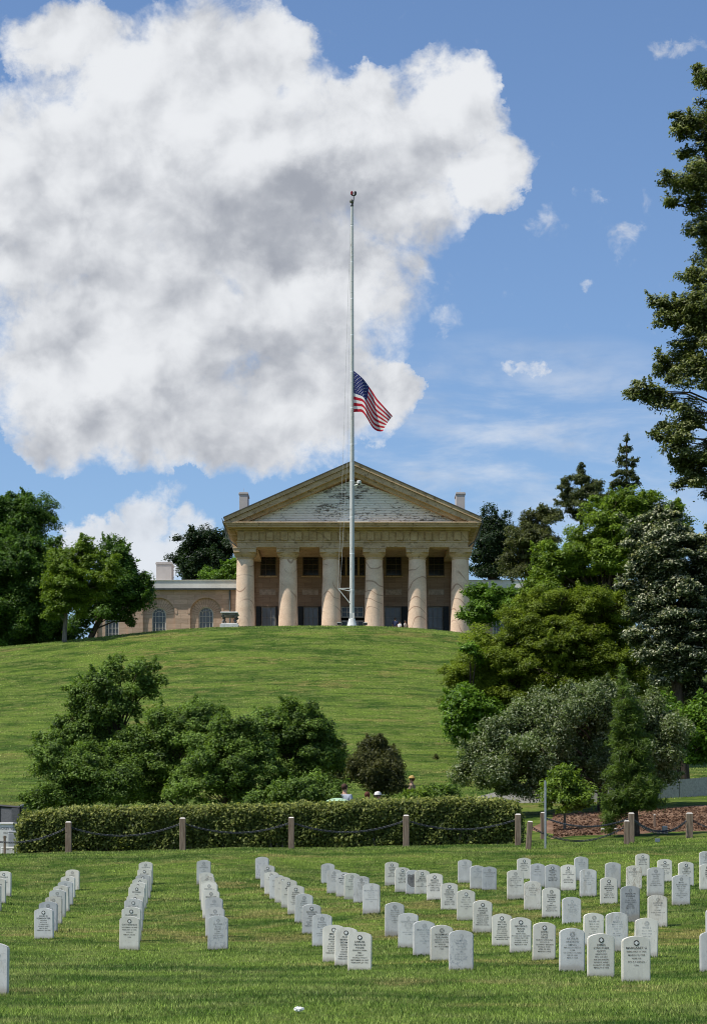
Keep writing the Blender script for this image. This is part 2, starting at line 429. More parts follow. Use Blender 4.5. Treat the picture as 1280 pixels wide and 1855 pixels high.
def base_tufts():
    n = 110; P_ = []
    for (sx, sw, st_) in STONES.values():
        Yd = FPX*SW/sw; cx_ = (sx-CX)/FPX*Yd; x = cx_+rng.uniform(-.22, .22, n); y = Yd+np.where(rng.uniform(0, 1, n) < .7, rng.uniform(-.07, -.005, n), rng.uniform(.0, .12, n))
        s = np.abs(x-cx_) < SW/2+.004; y = np.where(s & (y > Yd-.004), Yd-.02, y); P_.append(np.stack([x, y], -1))
    P_ = np.concatenate(P_); N_ = len(P_); z = gfast(P_[:, 0], P_[:, 1]); h = rng.uniform(.02, .060, N_); w = P_[:, 1]*.00042
    bq = np.stack([P_[:, 0], P_[:, 1], z-.01], -1); d = np.stack([w*.5, np.zeros(N_), np.zeros(N_)], -1); tip = bq+np.stack([rng.normal(0, .018, N_), rng.normal(-.008, .01, N_), h], -1)
    me = raw_mesh('grass_tufts', np.stack([bq-d, bq+d, tip], 1).reshape(-1, 3), tris=np.arange(3*N_).reshape(-1, 3), attrs={'tint': np.repeat(np.clip(rng.normal(.35, .22, N_), 0, 1), 3)})
    tag(link('grass_tufts', me, BLADE), 'longer untrimmed grass at the feet of the headstones', 'grass', kind='stuff')
base_tufts()
scatter_grass('hill_grass', [(84, 152, 46, .045, .055)], 'mown grass covering the hill below the mansion')

# ------------------------------------------------------------------ the mansion
HY = 168.0
def hx(px, Yd=HY): return (px-CX)/FPX*Yd
def hz(py, Yd=HY): return CZ + (YH-py)/FPX*Yd
FLOOR = hz(1134, 150) + 0.95
def obj_co(kk): return kk.node('ShaderNodeTexCoord').outputs['Object']
def stone_mat(name, base, alt, lines=0.0, lcol=(.2,.11,.06), stain=None):
    """painted rough-cast stone with faux marble veins"""
    m, kk, bs = material(name, 0.85, 0.2)
    P = kk.node('ShaderNodeNewGeometry').outputs['Position']
    n = kk.noise(kk.vmul(P, (.6, .6, 1.2)), 1.3, 6, 0.6)
    c = kk.mix(kk.sstep(n, 0.3, 0.7), c4(base), c4(alt))
    if lines:
        x_, y_, z_ = kk.sep(P)[0:3]
        q = kk.m('DIVIDE', kk.add(x_, 3.285*8+.06), 3.285); ci = kk.m('FLOOR', q); xl = kk.sub(kk.m('FRACT', q), .5)
        wn = kk.node('ShaderNodeTexWhiteNoise', noise_dimensions='1D'); kk.l.new(ci, wn.inputs['W']); wv_ = wn.outputs[0]
        lown = kk.noise(kk.xyz(kk.mul(ci, 7.3), kk.mul(xl, 1.6), kk.mul(z_, .38)), 1.0, 1.5, .4)
        amp = kk.mul(kk.sub(kk.noise(kk.xyz(kk.mul(ci, 3.1), 0.0, kk.mul(z_, .16)), 1.0, 1, .4), .42), 95.0)
        gg = kk.add(kk.add(kk.mul(z_, .95), kk.mul(kk.mul(xl, xl), amp)), kk.add(kk.mul(lown, 4.2), kk.mul(xl, kk.mul(kk.sub(wv_, .5), 7.0))))
        w = kk.m('ABSOLUTE', kk.sub(kk.m('FRACT', gg), 0.5))
        brk = kk.sstep(kk.noise(kk.vmul(P, (1, 1, .8)), 0.8, 2, .5), 0.36, 0.56)
        c = kk.mix(kk.mul(kk.mul(kk.sstep(w, 0.075, 0.02), brk), lines), c, c4(lcol))
    if stain:
        s = kk.noise(kk.vmul(P, (2.2, 2.2, 3.0)), 1.3, 8, 0.7)
        c = kk.mix(kk.mul(kk.sstep(s, 0.52, 0.66), 0.75), c, c4(stain))
    g = kk.noise(P, 9.0, 4, .7)
    c2 = kk.mix(kk.sstep(g, .3, .7), (0.9, .9, .9, 1), (1.08, 1.08, 1.08, 1)); mm = kk.mix(1.0, c, c2); mm.node.blend_type = 'MULTIPLY'
    kk.l.new(mm, bs.inputs['Base Color']); bump(kk, bs, g, 0.3, 0.02)
    return m
M_COL = stone_mat('painted column stucco', (.69,.50,.355), (.79,.60,.445), .7, (.27,.15,.10))
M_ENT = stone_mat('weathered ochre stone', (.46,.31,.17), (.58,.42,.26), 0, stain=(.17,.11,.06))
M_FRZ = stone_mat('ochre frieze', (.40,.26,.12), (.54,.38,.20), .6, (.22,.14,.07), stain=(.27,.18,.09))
def ashlar(name, base, alt, dark):
    m, kk, bs = material(name, 0.9, 0.15)
    P = kk.node('ShaderNodeNewGeometry').outputs['Position']
    x, y, z = kk.sep(P)[0:3]
    row = kk.m('FLOOR', kk.mul(z, 2.6)); bi = kk.m('FLOOR', kk.add(kk.mul(x, 0.9), kk.mul(row, 0.5)))
    wn = kk.node('ShaderNodeTexWhiteNoise', noise_dimensions='2D'); kk.l.new(kk.xyz(bi, row, 0.0), wn.inputs[0])
    graz = kk.noise(kk.vadd(kk.vmul(P, (.55, .5, 4.2)), (0, 0, 0)), 1.6, 5, .6, .5)
    c = kk.mix(kk.sstep(graz, .3, .7), c4(base), c4(alt))
    c = kk.mix(kk.mul(kk.sstep(graz, .56, .62), .35), c, c4(dark))
    f = kk.add(0.86, kk.mul(wn.outputs[0], .26))
    cc = kk.node('ShaderNodeCombineColor')
    for i in range(3): kk.l.new(f, cc.inputs[i])
    mm = kk.mix(1.0, c, cc.outputs[0]); mm.node.blend_type = 'MULTIPLY'
    jz = kk.m('ABSOLUTE', kk.sub(kk.m('FRACT', kk.mul(z, 2.6)), .5)); jx = kk.m('ABSOLUTE', kk.sub(kk.m('FRACT', kk.add(kk.mul(x, .9), kk.mul(row, .5))), .5))
    j = kk.mx(kk.sstep(jz, .455, .48), kk.sstep(jx, .48, .49))
    mm = kk.mix(kk.mul(j, .45), mm, c4(dark))
    kk.l.new(mm, bs.inputs['Base Color']); bump(kk, bs, graz, .2, .02)
    return m
M_WALL_SHADED = ashlar('porch shade sandstone wall', (.27,.18,.125), (.36,.25,.18), (.14,.08,.055))  # same sandstone as the wings, with the porch shade put into its colour
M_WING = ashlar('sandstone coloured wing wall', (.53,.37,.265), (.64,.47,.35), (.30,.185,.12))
def clap_mat():
    m, kk, bs = material('peeling white clapboard', .8, .2)
    P = kk.node('ShaderNodeNewGeometry').outputs['Position']; x, y, z = kk.sep(P)[0:3]
    row = kk.m('FLOOR', kk.mul(z, 5.2))
    n = kk.noise(kk.xyz(kk.mul(x, 1.25), kk.mul(row, 3.7), kk.mul(z, 4.5)), 1.9, 8, .78)
    n2 = kk.noise(kk.xyz(kk.mul(x, .22), 0.0, kk.mul(z, .45)), 1.0, 3, .5)
    cen = kk.sstep(kk.m('ABSOLUTE', x), 7.5, 1.5)
    peel = kk.sstep(kk.add(n, kk.add(kk.mul(kk.sub(n2, .5), .35), kk.mul(cen, .07))), .600, .630)
    edge = kk.m('ABSOLUTE', kk.sub(kk.m('FRACT', kk.mul(z, 5.2)), .5))
    g = kk.noise(kk.vmul(P, (1, 1, 4)), 2.0, 5, .6)
    c = kk.mix(kk.sstep(g, .3, .7), (.78, .72, .61, 1), (.90, .85, .74, 1))
    c = kk.mix(kk.mul(kk.sstep(edge, .42, .48), .35), c, (.25, .22, .18, 1))
    c = kk.mix(kk.mul(peel, .9), c, (.10, .075, .055, 1))
    kk.l.new(c, bs.inputs['Base Color'])
    return m
M_CLAP = clap_mat()
M_WHITE = simple('white paint', (.72,.71,.68), .6, .12, 2)
M_ROOFW = simple('pale metal roof', (.76,.73,.66), .6, .14, .6)
M_ROOFD = simple('dark standing seam roof', (.10,.09,.085), .6)
M_CHIM = simple('grey stuccoed chimney', (.46,.42,.39), .9, .06, 1.2)
M_SHUT = simple('near black shutter', (.022,.026,.030), .6, .2)
M_FRAMED = simple('brown window frame', (.12,.095,.075), .7)
M_FRAMEG = simple('grey door frame', (.25,.23,.20), .7)
M_FRAMEW = simple('window frame white', (.55,.52,.47), .6)
def glass_mat(name, col, rough=.12):
    m, kk, bs = material(name, rough, .5)
    n = kk.noise(obj_co(kk), .8, 3, .5)
    kk.l.new(kk.mix(n, c4([c*.6 for c in col]), c4([c*1.5 for c in col])), bs.inputs['Base Color'])
    bump(kk, bs, kk.noise(obj_co(kk), 2.5, 2, .5), .08, .02)
    return m
M_GLD = glass_mat('dark window glass', (.018,.020,.022))
M_GLG = glass_mat('grey window glass', (.13,.14,.155), .25)
M_FLOOR = simple('porch paving', (.35,.28,.22), .9)
M_IRON = simple('painted gutter iron', (.10,.11,.11), .6)

mansion = empty('mansion', (hx(638.6), HY, FLOOR))
tag(mansion, 'tan columned mansion with a peeling white pediment on top of the hill', 'mansion')
OX, OZ = hx(638.6), FLOOR
def L(px, Yd=HY): return hx(px, Yd) - OX            # local x
def Zl(py, Yd=HY): return hz(py, Yd) - OZ           # local z
def P3(name, mb, mat, parent=mansion, bevel=0, smooth=False): return mb.build(name, mat, parent, bevel=bevel, smooth=smooth)
# columns
spc = 3.285
zcap0, zcap1, zab0, zab1 = Zl(1008), Zl(1000), Zl(1000), Zl(990.6)
col_me = cap_me = None
for i in range(6):
    cxl = (i-2.5)*spc
    if i == 0:
        prof = [(.76*(1-.16*(t**1.35)), zcap0*t) for t in np.linspace(0, 1, 14)]
        o = MB().lathe(prof, n=40).build('column', M_COL, mansion, loc=(cxl, 1.0, 0), smooth=True)
        b = MB()
        b.lathe([(.655, zcap0-.14), (.69, zcap0-.12), (.69, zcap0-.07), (.655, zcap0-.05), (.655, zcap0), (.70, zcap0+.05), (.80, zcap0+.16), (.865, zcap0+.26), (.87, zcap1)], n=40)
        cpo = b.build('capital', M_ENT, o, smooth=True)
        ab = MB(); ab.box(-.86, .86, -.86, .86, zab0+.003, zab0+.28); ab.box(-.90, .90, -.90, .90, zab0+.283, zab1-.003)
        abo = ab.build('abacus', M_ENT, o, bevel=.015)
        col_me, cap_me, ab_me = o.data, cpo.data, abo.data
    else:
        o = link('column', col_me, None, mansion, (cxl, 1.0, 0)); link('capital', cap_me, None, o); link('abacus', ab_me, None, o)
# floor and steps
b = MB(); b.box(-9.1, 9.1, -.3, 8.45, -1.6, 0); b.box(-9.4, 9.4, -.75, -.303, -1.6, -.18); b.box(-9.7, 9.7, -1.2, -.753, -1.6, -.36)
P3('porch_floor', b, M_FLOOR, bevel=.01)
# entablature: architrave, taenia, frieze with panels, cornice
xe = 8.77; ya = .15
z_ar0, z_ar1, z_fr1, z_c0, z_c1 = Zl(990.6), Zl(982), Zl(960.5), Zl(960.5), Zl(948)
b = MB()
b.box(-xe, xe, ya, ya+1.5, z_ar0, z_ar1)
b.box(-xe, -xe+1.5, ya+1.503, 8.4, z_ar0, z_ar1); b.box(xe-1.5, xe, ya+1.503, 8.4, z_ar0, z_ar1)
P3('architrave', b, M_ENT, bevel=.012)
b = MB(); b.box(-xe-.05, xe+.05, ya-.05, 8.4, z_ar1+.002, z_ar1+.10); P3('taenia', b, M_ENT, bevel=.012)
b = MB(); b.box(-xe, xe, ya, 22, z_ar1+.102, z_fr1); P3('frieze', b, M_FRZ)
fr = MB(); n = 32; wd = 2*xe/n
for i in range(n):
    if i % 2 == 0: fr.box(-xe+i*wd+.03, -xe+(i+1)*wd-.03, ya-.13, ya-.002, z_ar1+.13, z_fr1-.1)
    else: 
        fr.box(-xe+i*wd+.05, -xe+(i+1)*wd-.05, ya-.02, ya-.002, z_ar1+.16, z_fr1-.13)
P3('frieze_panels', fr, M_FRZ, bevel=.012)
xc = L(870); yc = -.85
b = MB()
b.box(-xe-.18, xe+.18, ya-.18, 22, z_fr1+.002, z_fr1+.14)
b.box(-xc+.22, xc-.22, yc+.22, 22, z_fr1+.143, z_fr1+.30)
b.box(-xc+.10, xc-.10, yc+.10, 22, z_fr1+.303, z_c1-.10)
b.box(-xc, xc, yc, 22, z_c1-.097, z_c1)
# mutule blocks under the side eaves belong to the cornice
for s in (-1, 1):
    for j in range(30):
        y0 = .3+j*.72; x0, x1 = (xe+.22, xc-.3)
        b.box(min(s*x0, s*x1), max(s*x0, s*x1), y0, y0+.42, z_fr1+.06, z_fr1+.14)
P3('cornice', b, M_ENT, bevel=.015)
# tympanum
zap = Zl(846.5); 
tk = .95
inner_half = xc - .55; zti = zap - tk
ty = MB()
rows = 26
z0 = z_c1+.002
for r in range(rows):
    za = z0 + (zti-z0)*r/rows; zb = z0 + (zti-z0)*(r+1)/rows
    wa = inner_half*(1-r/rows); wb = inner_half*(1-(r+1)/rows)
    ty.quad((-wa, ya-.02, za), (wa, ya-.02, za), (max(wb, .01), ya+.015, zb), (-max(wb, .01), ya+.015, zb))
P3('tympanum', ty, M_CLAP)
# raking cornices and roof
def rake(name, off0, off1, y0, y1, mat, over=0.0):
    b = MB(); xo = xc + over; slope = (zap - z_c1)/xc
    for s in (-1, 1):
        pts = [(0, zap-off0), (0, zap-off1), (s*xo, z_c1-off1-slope*over), (s*xo, z_c1-off0-slope*over)]
        if s > 0: pts = pts[::-1]
        b.prism(pts, y0, y1)
    return P3(name, b, mat)
def rake_in(name, off0, off1, y0, y1, mat):
    """moulding that dies into the horizontal cornice"""
    b = MB(); slope = (zap - z_c1)/xc
    for s in (-1, 1):
        xa = (zap-off0-z_c1-.004)/slope; xb = (zap-off1-z_c1-.004)/slope
        pts = [(0, zap-off0), (0, zap-off1), (s*xb, z_c1+.004), (s*xa, z_c1+.004)]
        if s > 0: pts = pts[::-1]
        b.prism(pts, y0, y1)
    return P3(name, b, mat)
rake('raking_cornice', -.02, -.30, yc-.06, 22, M_ENT)
rake_in('raking_moulding', .001, .40, yc+.08, 1.2, M_ENT)
rake_in('raking_bed', .401, .70, yc+.45, 1.1, M_ENT)
roof = rake('roof', -.302, -.37, yc-.12, 22.2, M_ROOFD, .06)
b = MB(); b.box(L(611), L(667), yc+.02, yc+.5, z_c1+.003, z_c1+.07); P3('flashing', b, M_WHITE)
# gutters and eave brackets at both ends
for s in (-1, 1):
    b = MB(); b.tube([(s*(xc+.06), -.8, z_c1-.02), (s*(xc+.06), 22, z_c1-.02)], .09, 8)
    b.tube([(s*(xc+.04), .4, z_c1-.1), (s*(xc-.1), .45, z_ar1+.4), (s*(xe+.05), .5, z_ar0+.1)], .05, 6)
    b.tube([(s*(xc+.1), -.3, z_c1+.05), (s*(xc+.2), -.3, z_c1+.33)], .03, 5)
    P3('gutter', b, M_IRON)
# chimneys
def chimney(px0, px1, py, yl, parent, zb, w2=True):
    Yd = HY+yl
    b = MB(); x0, x1, zt = L(px0, Yd), L(px1, Yd), Zl(py, Yd)
    b.box(x0, x1, yl, yl+2.2, zb, zt-.18); b.box(x0-.05, x1+.05, yl-.05, yl+2.25, zt-.178, zt-.06); b.box(x0-.02, x1+.02, yl-.02, yl+2.22, zt-.058, zt)
    b.box((x0+x1)/2-.01, (x0+x1)/2+.01, yl+.3, yl+.32, zt, zt+.35)
    return P3('chimney', b, M_CHIM, parent, bevel=.01)
chimney(433.5, 448.6, 891.5, 6.0, roof, z_c1); chimney(826, 841.5, 891.5, 6.0, roof, z_c1)
# wall builder with openings: x breakpoints, each hole gives bottom and top z as functions of x
def wall(name, x0, x1, z0, z1, y, depth, holes, mat, parent=mansion, curve=16):
    xs_ = {x0, x1}
    for h in holes:
        a, b_ = h['x']; n_ = curve if h.get('arch') else 1
        for i in range(n_+1): 
            t = i/n_
            xs_.add(a+(b_-a)*(0.5-0.5*math.cos(math.pi*t)) if h.get('arch') else a+(b_-a)*t)
    xs_ = sorted(xs_)
    def top(h, x):
        a, b_ = h['x']
        if not h.get('arch'): return h['z'][1]
        r = (b_-a)/2; c = (a+b_)/2
        return h['z'][1] - r + math.sqrt(max(0, r*r-(x-c)**2))
    b = MB()
    for xa, xb in zip(xs_[:-1], xs_[1:]):
        mid = (xa+xb)/2
        hs = sorted([h for h in holes if h['x'][0] < mid < h['x'][1]], key=lambda h: h['z'][0])
        za = zb = z0
        for h in hs:
            hb = h['z'][0]
            if hb > za+1e-6: b.quad((xa, y, za), (xb, y, zb), (xb, y, hb), (xa, y, hb)); b.quad((xa, y, hb), (xb, y, hb), (xb, y+depth, hb), (xa, y+depth, hb))
            ta, tb = top(h, xa), top(h, xb)
            b.quad((xa, y, ta), (xb, y, tb), (xb, y+depth, tb), (xa, y+depth, ta))
            for xx in (xa, xb):
                if xx in h['x']: b.quad((xx, y, hb), (xx, y, top(h, xx)), (xx, y+depth, top(h, xx)), (xx, y+depth, hb))
            za, zb = ta, tb
        b.quad((xa, y, za), (xb, y, zb), (xb, y, z1), (xa, y, z1))
    return P3(name, b, mat, parent)
PY = 8.5; YW = HY+PY
def zx(v): return L(380+v/2.4615, YW)
def zz_(v): return Zl(820+v/2.4615, YW)
up = [(228,292), (417,483), (583,687), (787,852), (976,1042)]
lo = [(207,303), (391,495), (583,687), (778,882), (970,1064)]
pn = [(222,294), (412,484), (611,690), (782,855), (973,1043)]
holes = []
for (a, c) in up: holes.append(dict(x=(zx(a-3), zx(c+3)), z=(zz_(549), zz_(447))))
for (a, c) in lo: holes.append(dict(x=(zx(a), zx(c)), z=(.02, zz_(685))))
hw = 8.3
# the two rows have different openings: build the wall in two bands
zmid = zz_(650)
wall('upper_wall', -hw, hw, zmid, 9.0, PY, .35, holes[:5], M_WALL_SHADED)
wall('lower_wall', -hw, hw, 0, zmid, PY, .35, holes[5:], M_WALL_SHADED)
for (a, c) in pn:
    b = MB(); b.box(zx(a), zx(c), PY-.03, PY-.002, zz_(634), zz_(610)); P3('wall_panel', b, simple('grey inset panel', (.40,.31,.25), .9) if a == 222 else bpy.data.materials['grey inset panel'], bevel=.01)
def sash(name, x0, x1, z0, z1, y, nx_, nz_, fm, gm, parent=mansion, fw=.07, mw=.025, midrail=True):
    f = MB(); f.box(x0, x0+fw, y-.06, y, z0, z1); f.box(x1-fw, x1, y-.06, y, z0, z1); f.box(x0+fw+.001, x1-fw-.001, y-.055, y, z1-fw, z1); f.box(x0+fw+.001, x1-fw-.001, y-.055, y, z0, z0+fw)
    xi0, xi1, zi0, zi1 = x0+fw+.002, x1-fw-.002, z0+fw+.002, z1-fw-.002
    for i in range(1, nx_): xx = xi0+(xi1-xi0)*i/nx_; f.box(xx-mw/2, xx+mw/2, y-.045, y-.01, zi0, zi1)
    for j in range(1, nz_):
        z_ = zi0+(zi1-zi0)*j/nz_; t = mw*(1.8 if midrail and j*2 == nz_ else 1); f.box(xi0, xi1, y-.040, y-.008, z_-t/2, z_+t/2)
    w = f.build(name, fm, parent)
    g = MB(); g.quad((x0+.01, y+.02, z0+.01), (x1-.01, y+.02, z0+.01), (x1-.01, y+.02, z1-.01), (x0+.01, y+.02, z1-.01)); g.build('pane', gm, w)
    return w
for i, (a, c) in enumerate(up):
    x0, x1 = zx(a-3), zx(c+3); z0_, z1_ = zz_(549), zz_(447)
    if i == 2:
        e1 = x0+(x1-x0)*.28; e2 = x0+(x1-x0)*.72
        for (p, q, nn) in ((x0, e1-.12, 2), (e1, e2, 3), (e2+.12, x1, 2)):
            sash('window', p, q, z0_, z1_, PY+.12, nn, 4, M_FRAMED, M_GLD)
        b = MB(); b.box(e1-.12, e1-.001, PY-.02, PY+.2, z0_, z1_); b.box(e2+.001, e2+.12, PY-.02, PY+.2, z0_, z1_); P3('mullion', b, M_ENT)
    else:
        sash('window', x0, x1, z0_, z1_, PY+.12, 3, 4, M_FRAMED, M_GLD)
    b = MB(); b.box(x0-.12, x1+.12, PY-.10, PY-.001, z0_-.12, z0_-.002); P3('window_sill', b, M_ENT, bevel=.01)
shut_spec = {0: ((207,227), (229,294), (296,303)), 1: ((391,414), (416,483), (485,495)), 3: ((855,882), (779,853), None), 4: ((1041,1064), (971,1039), None)}
for i, (s1, wn_, s2) in shut_spec.items():
    zt = zz_(685)-.02
    dw = sash('door_window', zx(wn_[0]), zx(wn_[1]), .03, zt, PY+.14, 3, 4, M_FRAMEG, M_GLG)
    for s in (s1, s2):
        if s is None: continue
        b = MB(); xa, xb = zx(s[0]), zx(s[1]); b.box(xa, xb, PY-.05, PY-.01, .03, zt)
        nsl = 26
        for j in range(nsl):
            z_ = .08+(zt-.2)*j/nsl
            b.box(xa+.05, xb-.05, PY-.075, PY-.053, z_, z_+.07)
        P3('shutter', b, M_SHUT)
d = sash('front_door', zx(583)+.02, zx(687)-.02, .03, zz_(748), PY+.14, 4, 3, M_FRAMEW, M_GLD, mansion, .10, .09, False)
d2 = sash('door_transom', zx(583)+.02, zx(687)-.02, zz_(735), zz_(686), PY+.14, 4, 2, M_FRAMEW, M_GLD, mansion, .09, .06, False)
# side walls of the porch back, antae, ceiling, main block
for s in (-1, 1):
    b = MB(); x_a, x_b = sorted((s*(hw-.35), s*(hw+.5))); b.box(x_a, x_b, PY-.45, PY-.003, 0, zz_(455)); P3('anta', b, M_COL, bevel=.01)
for s in (-1, 1):
    b = MB()
    b.ball((s*(hw-.1), PY-.55, zz_(470)), .45, 14, 10, (1, .8, 1.5))
    b.box(s*(hw-.1)-.5, s*(hw-.1)+.5, PY-.95, PY-.46, zz_(455), zz_(455)+.35)
    P3('bracket', b, M_ENT, smooth=True)
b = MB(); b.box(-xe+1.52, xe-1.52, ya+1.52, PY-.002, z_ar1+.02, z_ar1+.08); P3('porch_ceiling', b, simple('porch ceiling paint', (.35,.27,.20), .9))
b = MB(); b.box(-xe+.1, -hw-.002, PY+.003, 22, -1, z_ar1); b.box(hw+.002, xe-.1, PY+.003, 22, -1, z_ar1); b.box(-xe+.1, xe-.1, 22.003, 22.3, -1, z_ar1+1); P3('side_wall', b, M_WING)
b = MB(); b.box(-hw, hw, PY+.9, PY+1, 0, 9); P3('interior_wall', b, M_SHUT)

# wings
WY = 10.0; YWg = HY+WY
def wing(px_in, px_out, windows, zdown):
    s = -1 if px_out < px_in else 1
    xa, xb = L(px_in, YWg), L(px_out, YWg); x0, x1 = min(xa, xb), max(xa, xb)
    zt = Zl(1069, YWg); zb = -2.6
    hs = []
    for (pc, ri, ro, pt_in, pt_out) in windows:
        c = L(pc, YWg); hs.append(dict(x=(c-ro*YWg/FPX, c+ro*YWg/FPX), z=(zb, Zl(pt_out, YWg)), arch=True))
    w = wall('wing_wall', x0, x1, zb, zt, WY, .16, hs, M_WING)
    for (pc, ri, ro, pt_in, pt_out) in windows:
        c = L(pc, YWg); r_i = ri*YWg/FPX; r_o = ro*YWg/FPX; z_i = Zl(pt_in, YWg); z_o = Zl(pt_out, YWg)
        wall('arch_panel', c-r_o, c+r_o, zb, z_o, WY+.16, .2, [dict(x=(c-r_i, c+r_i), z=(-1.8, z_i), arch=True)], M_WING, w)
        # raised archivolt and stone joints
        b = MB(); zc = z_o-r_o; na = 28
        for k_ in range(na):
            a0, a1 = math.pi*k_/na, math.pi*(k_+1)/na
            q = [(c+math.cos(t)*r, WY-.03, zc+math.sin(t)*r) for r, t in ((r_o+.02, a0), (r_o+.02, a1), (r_o+.20, a1), (r_o+.20, a0))]
            b.quad(*q); q2 = [(p[0], WY, p[2]) for p in q]
            b.quad(q[0], q[1], q2[1], q2[0]); b.quad(q[2], q[3], q2[3], q2[2])
        b.build('archivolt', M_WING, w)
        b = MB(); zci = z_i-r_i
        for k_ in range(17):
            a = math.pi*k_/16
            dx, dz = math.cos(a), math.sin(a); px_, pz_ = -dz*.012, dx*.012
            r1_ = r_o*.985; 
            p0 = (c+dx*(r_i+.04), zci+dz*(r_i+.04)); ex = c+dx*r1_; ez = zc+dz*r1_
            b.quad((p0[0]-px_, WY+.155, p0[1]-pz_), (p0[0]+px_, WY+.155, p0[1]+pz_), (ex+px_, WY+.155, ez+pz_), (ex-px_, WY+.155, ez-pz_))
        b.build('arch_joints', simple('dark mortar', (.27,.17,.12), .9, .1), w)
        # window frame: arched white frame with radiating bars
        f = MB(); na = 24; y = WY+.30; fw = .09
        for k_ in range(na):
            a0, a1 = math.pi*k_/na, math.pi*(k_+1)/na
            pt = lambda r, t, yy_: (c+math.cos(t)*r, yy_, zci+math.sin(t)*r)
            f.quad(pt(r_i-fw, a0, y-.06), pt(r_i-fw, a1, y-.06), pt(r_i+.01, a1, y-.06), pt(r_i+.01, a0, y-.06)); f.quad(pt(r_i-fw, a0, y-.06), pt(r_i-fw, a1, y-.06), pt(r_i-fw, a1, y), pt(r_i-fw, a0, y))
        for sx_ in (-1, 1):
            xa_, xb_ = sorted((c+sx_*(r_i-fw), c+sx_*(r_i+.01))); f.box(xa_, xb_, y-.06, y, -1.8, zci)
        for t in (-.5, 0, .5): f.box(c+t*r_i-.018, c+t*r_i+.018, y-.04, y-.01, -1.8, zci+.45*r_i)
        for zz2 in np.arange(-1.4, zci+.02, .47): f.box(c-r_i+fw, c+r_i-fw, y-.036, y-.012, zz2-.015, zz2+.015)
        for k_ in (1, 2, 3, 4, 5): 
            a = math.pi*k_/6; f.tube([(c+math.cos(a)*r_i*.5, y-.03, zci+math.sin(a)*r_i*.5), (c+math.cos(a)*(r_i-.05), y-.03, zci+math.sin(a)*(r_i-.05))], .016, 4)
        arc = [(c+math.cos(t)*r_i*.5, y-.03, zci+math.sin(t)*r_i*.5) for t in np.linspace(0, math.pi, 11)]; f.tube(arc, .018, 4)
        wo_ = f.build('arched_window', M_FRAMEW, mansion)
        g = MB(); pts = [(c-r_i, -1.8)] + [(c+r_i, -1.8)] + [(c+math.cos(t)*r_i, zci+math.sin(t)*r_i) for t in np.linspace(0, math.pi, 20)]
        g.bm.faces.new([g.bm.verts.new((x_, y+.02, z_)) for x_, z_ in pts]); g.build('pane', M_GLG, wo_)
    b = MB(); zr0, zr1 = Zl(1069, YWg), Zl(1051.5, YWg)
    b.box(x0-.25, x1+.25, WY-.38, WY+9, zr0+.002, zr0+.12)
    wr = b.build('wing_cornice', M_IRON, mansion)
    b = MB(); b.box(x0-.2, x1+.2, WY-.30, WY+8.9, zr0+.125, zr1-.05); b.box(x0-.26, x1+.26, WY-.36, WY+9, zr1-.048, zr1)
    r_ = b.build('wing_roof', M_ROOFW, mansion, bevel=.01)
    b = MB(); b.box(x0 if s < 0 else x1-.2, x0+.2 if s < 0 else x1, WY+.003, WY+9, zb, zt); b.build('wing_side', M_WING, mansion)
    b = MB(); xd = L(zdown, YWg); b.tube([(xd, WY-.12, zt-.02), (xd, WY-.12, -2)], .07, 8); b.build('downspout', M_IRON, mansion)
    return r_
wl = wing(428, 172, [(288, 12.6, 29, 1100.5, 1083), (373, 13.4, 28.5, 1099, 1083), (203, 12.6, 29, 1100.5, 1083)], 417)
wr_ = wing(850, 1110, [(905, 13, 29, 1100, 1083), (990, 13, 29, 1100, 1083)], 862)
chimney(283, 311, 1018, WY+3, wl, Zl(1069, YWg))

# ------------------------------------------------------------------ flagpole, flag and the things by it
FY = 151.5; fz = gz(hx(637, FY), FY)
pole = empty('flagpole', (hx(637.3, FY), FY, fz)); tag(pole, 'tall white flagpole with a grey ball near its top in front of the columns', 'flagpole')
def FZ(py): return CZ+(YH-py)/FPX*FY-fz
def FX(px): return (px-637.3)/FPX*FY
def pole_mat():
    m, kk, bs = material('weathered white pole paint', .45, .4)
    P = obj_co(kk); n = kk.noise(kk.vmul(P, (3, 3, .8)), 3, 7, .7); z = kk.sep(P)[2]
    j = kk.m('ABSOLUTE', kk.sub(kk.m('FRACT', kk.mul(z, .4)), .5))
    c = kk.mix(kk.sstep(n, .56, .66), (.56, .56, .53, 1), (.28, .26, .23, 1))
    c = kk.mix(kk.sstep(j, .488, .494), c, (.9, .9, .9, 1))
    kk.l.new(c, bs.inputs['Base Color']); return m
M_POLE = pole_mat(); M_DARK = simple('dark metal', (.05,.05,.05), .5); M_RED = simple('dark red lens', (.22,.02,.02), .3)
ht = FZ(374)
b = MB(); b.lathe([(.168-.085*(t**1.1), .9+(ht-.9)*t) for t in np.linspace(0, 1, 24)], n=20)
for py in (406, 447, 465, 510, 530, 560, 572, 632, 693, 755, 815): b.lathe([(.180-.09*((FZ(py))/ht), FZ(py)-.03), (.180-.09*((FZ(py))/ht), FZ(py)+.03)], n=20)
b.build('shaft', M_POLE, pole, smooth=True)
b = MB(); b.box(-.17, .17, -.17, .17, .55, .9); b.lathe([(.36, -.3), (.34, .05), (.22, .5), (.2, .55)], n=16); b.build('base', M_WHITE, pole)
b = MB(); b.lathe([(.10, ht), (.12, ht+.05), (.04, ht+.1), (.03, ht+.25)], n=12); b.build('truck', M_DARK, pole)
b = MB(); b.ball((FX(636.4), 0, FZ(364.5)), .14, 16, 12); b.build('ball_finial', simple('tarnished grey ball', (.20,.19,.17), .4), pole, smooth=True)
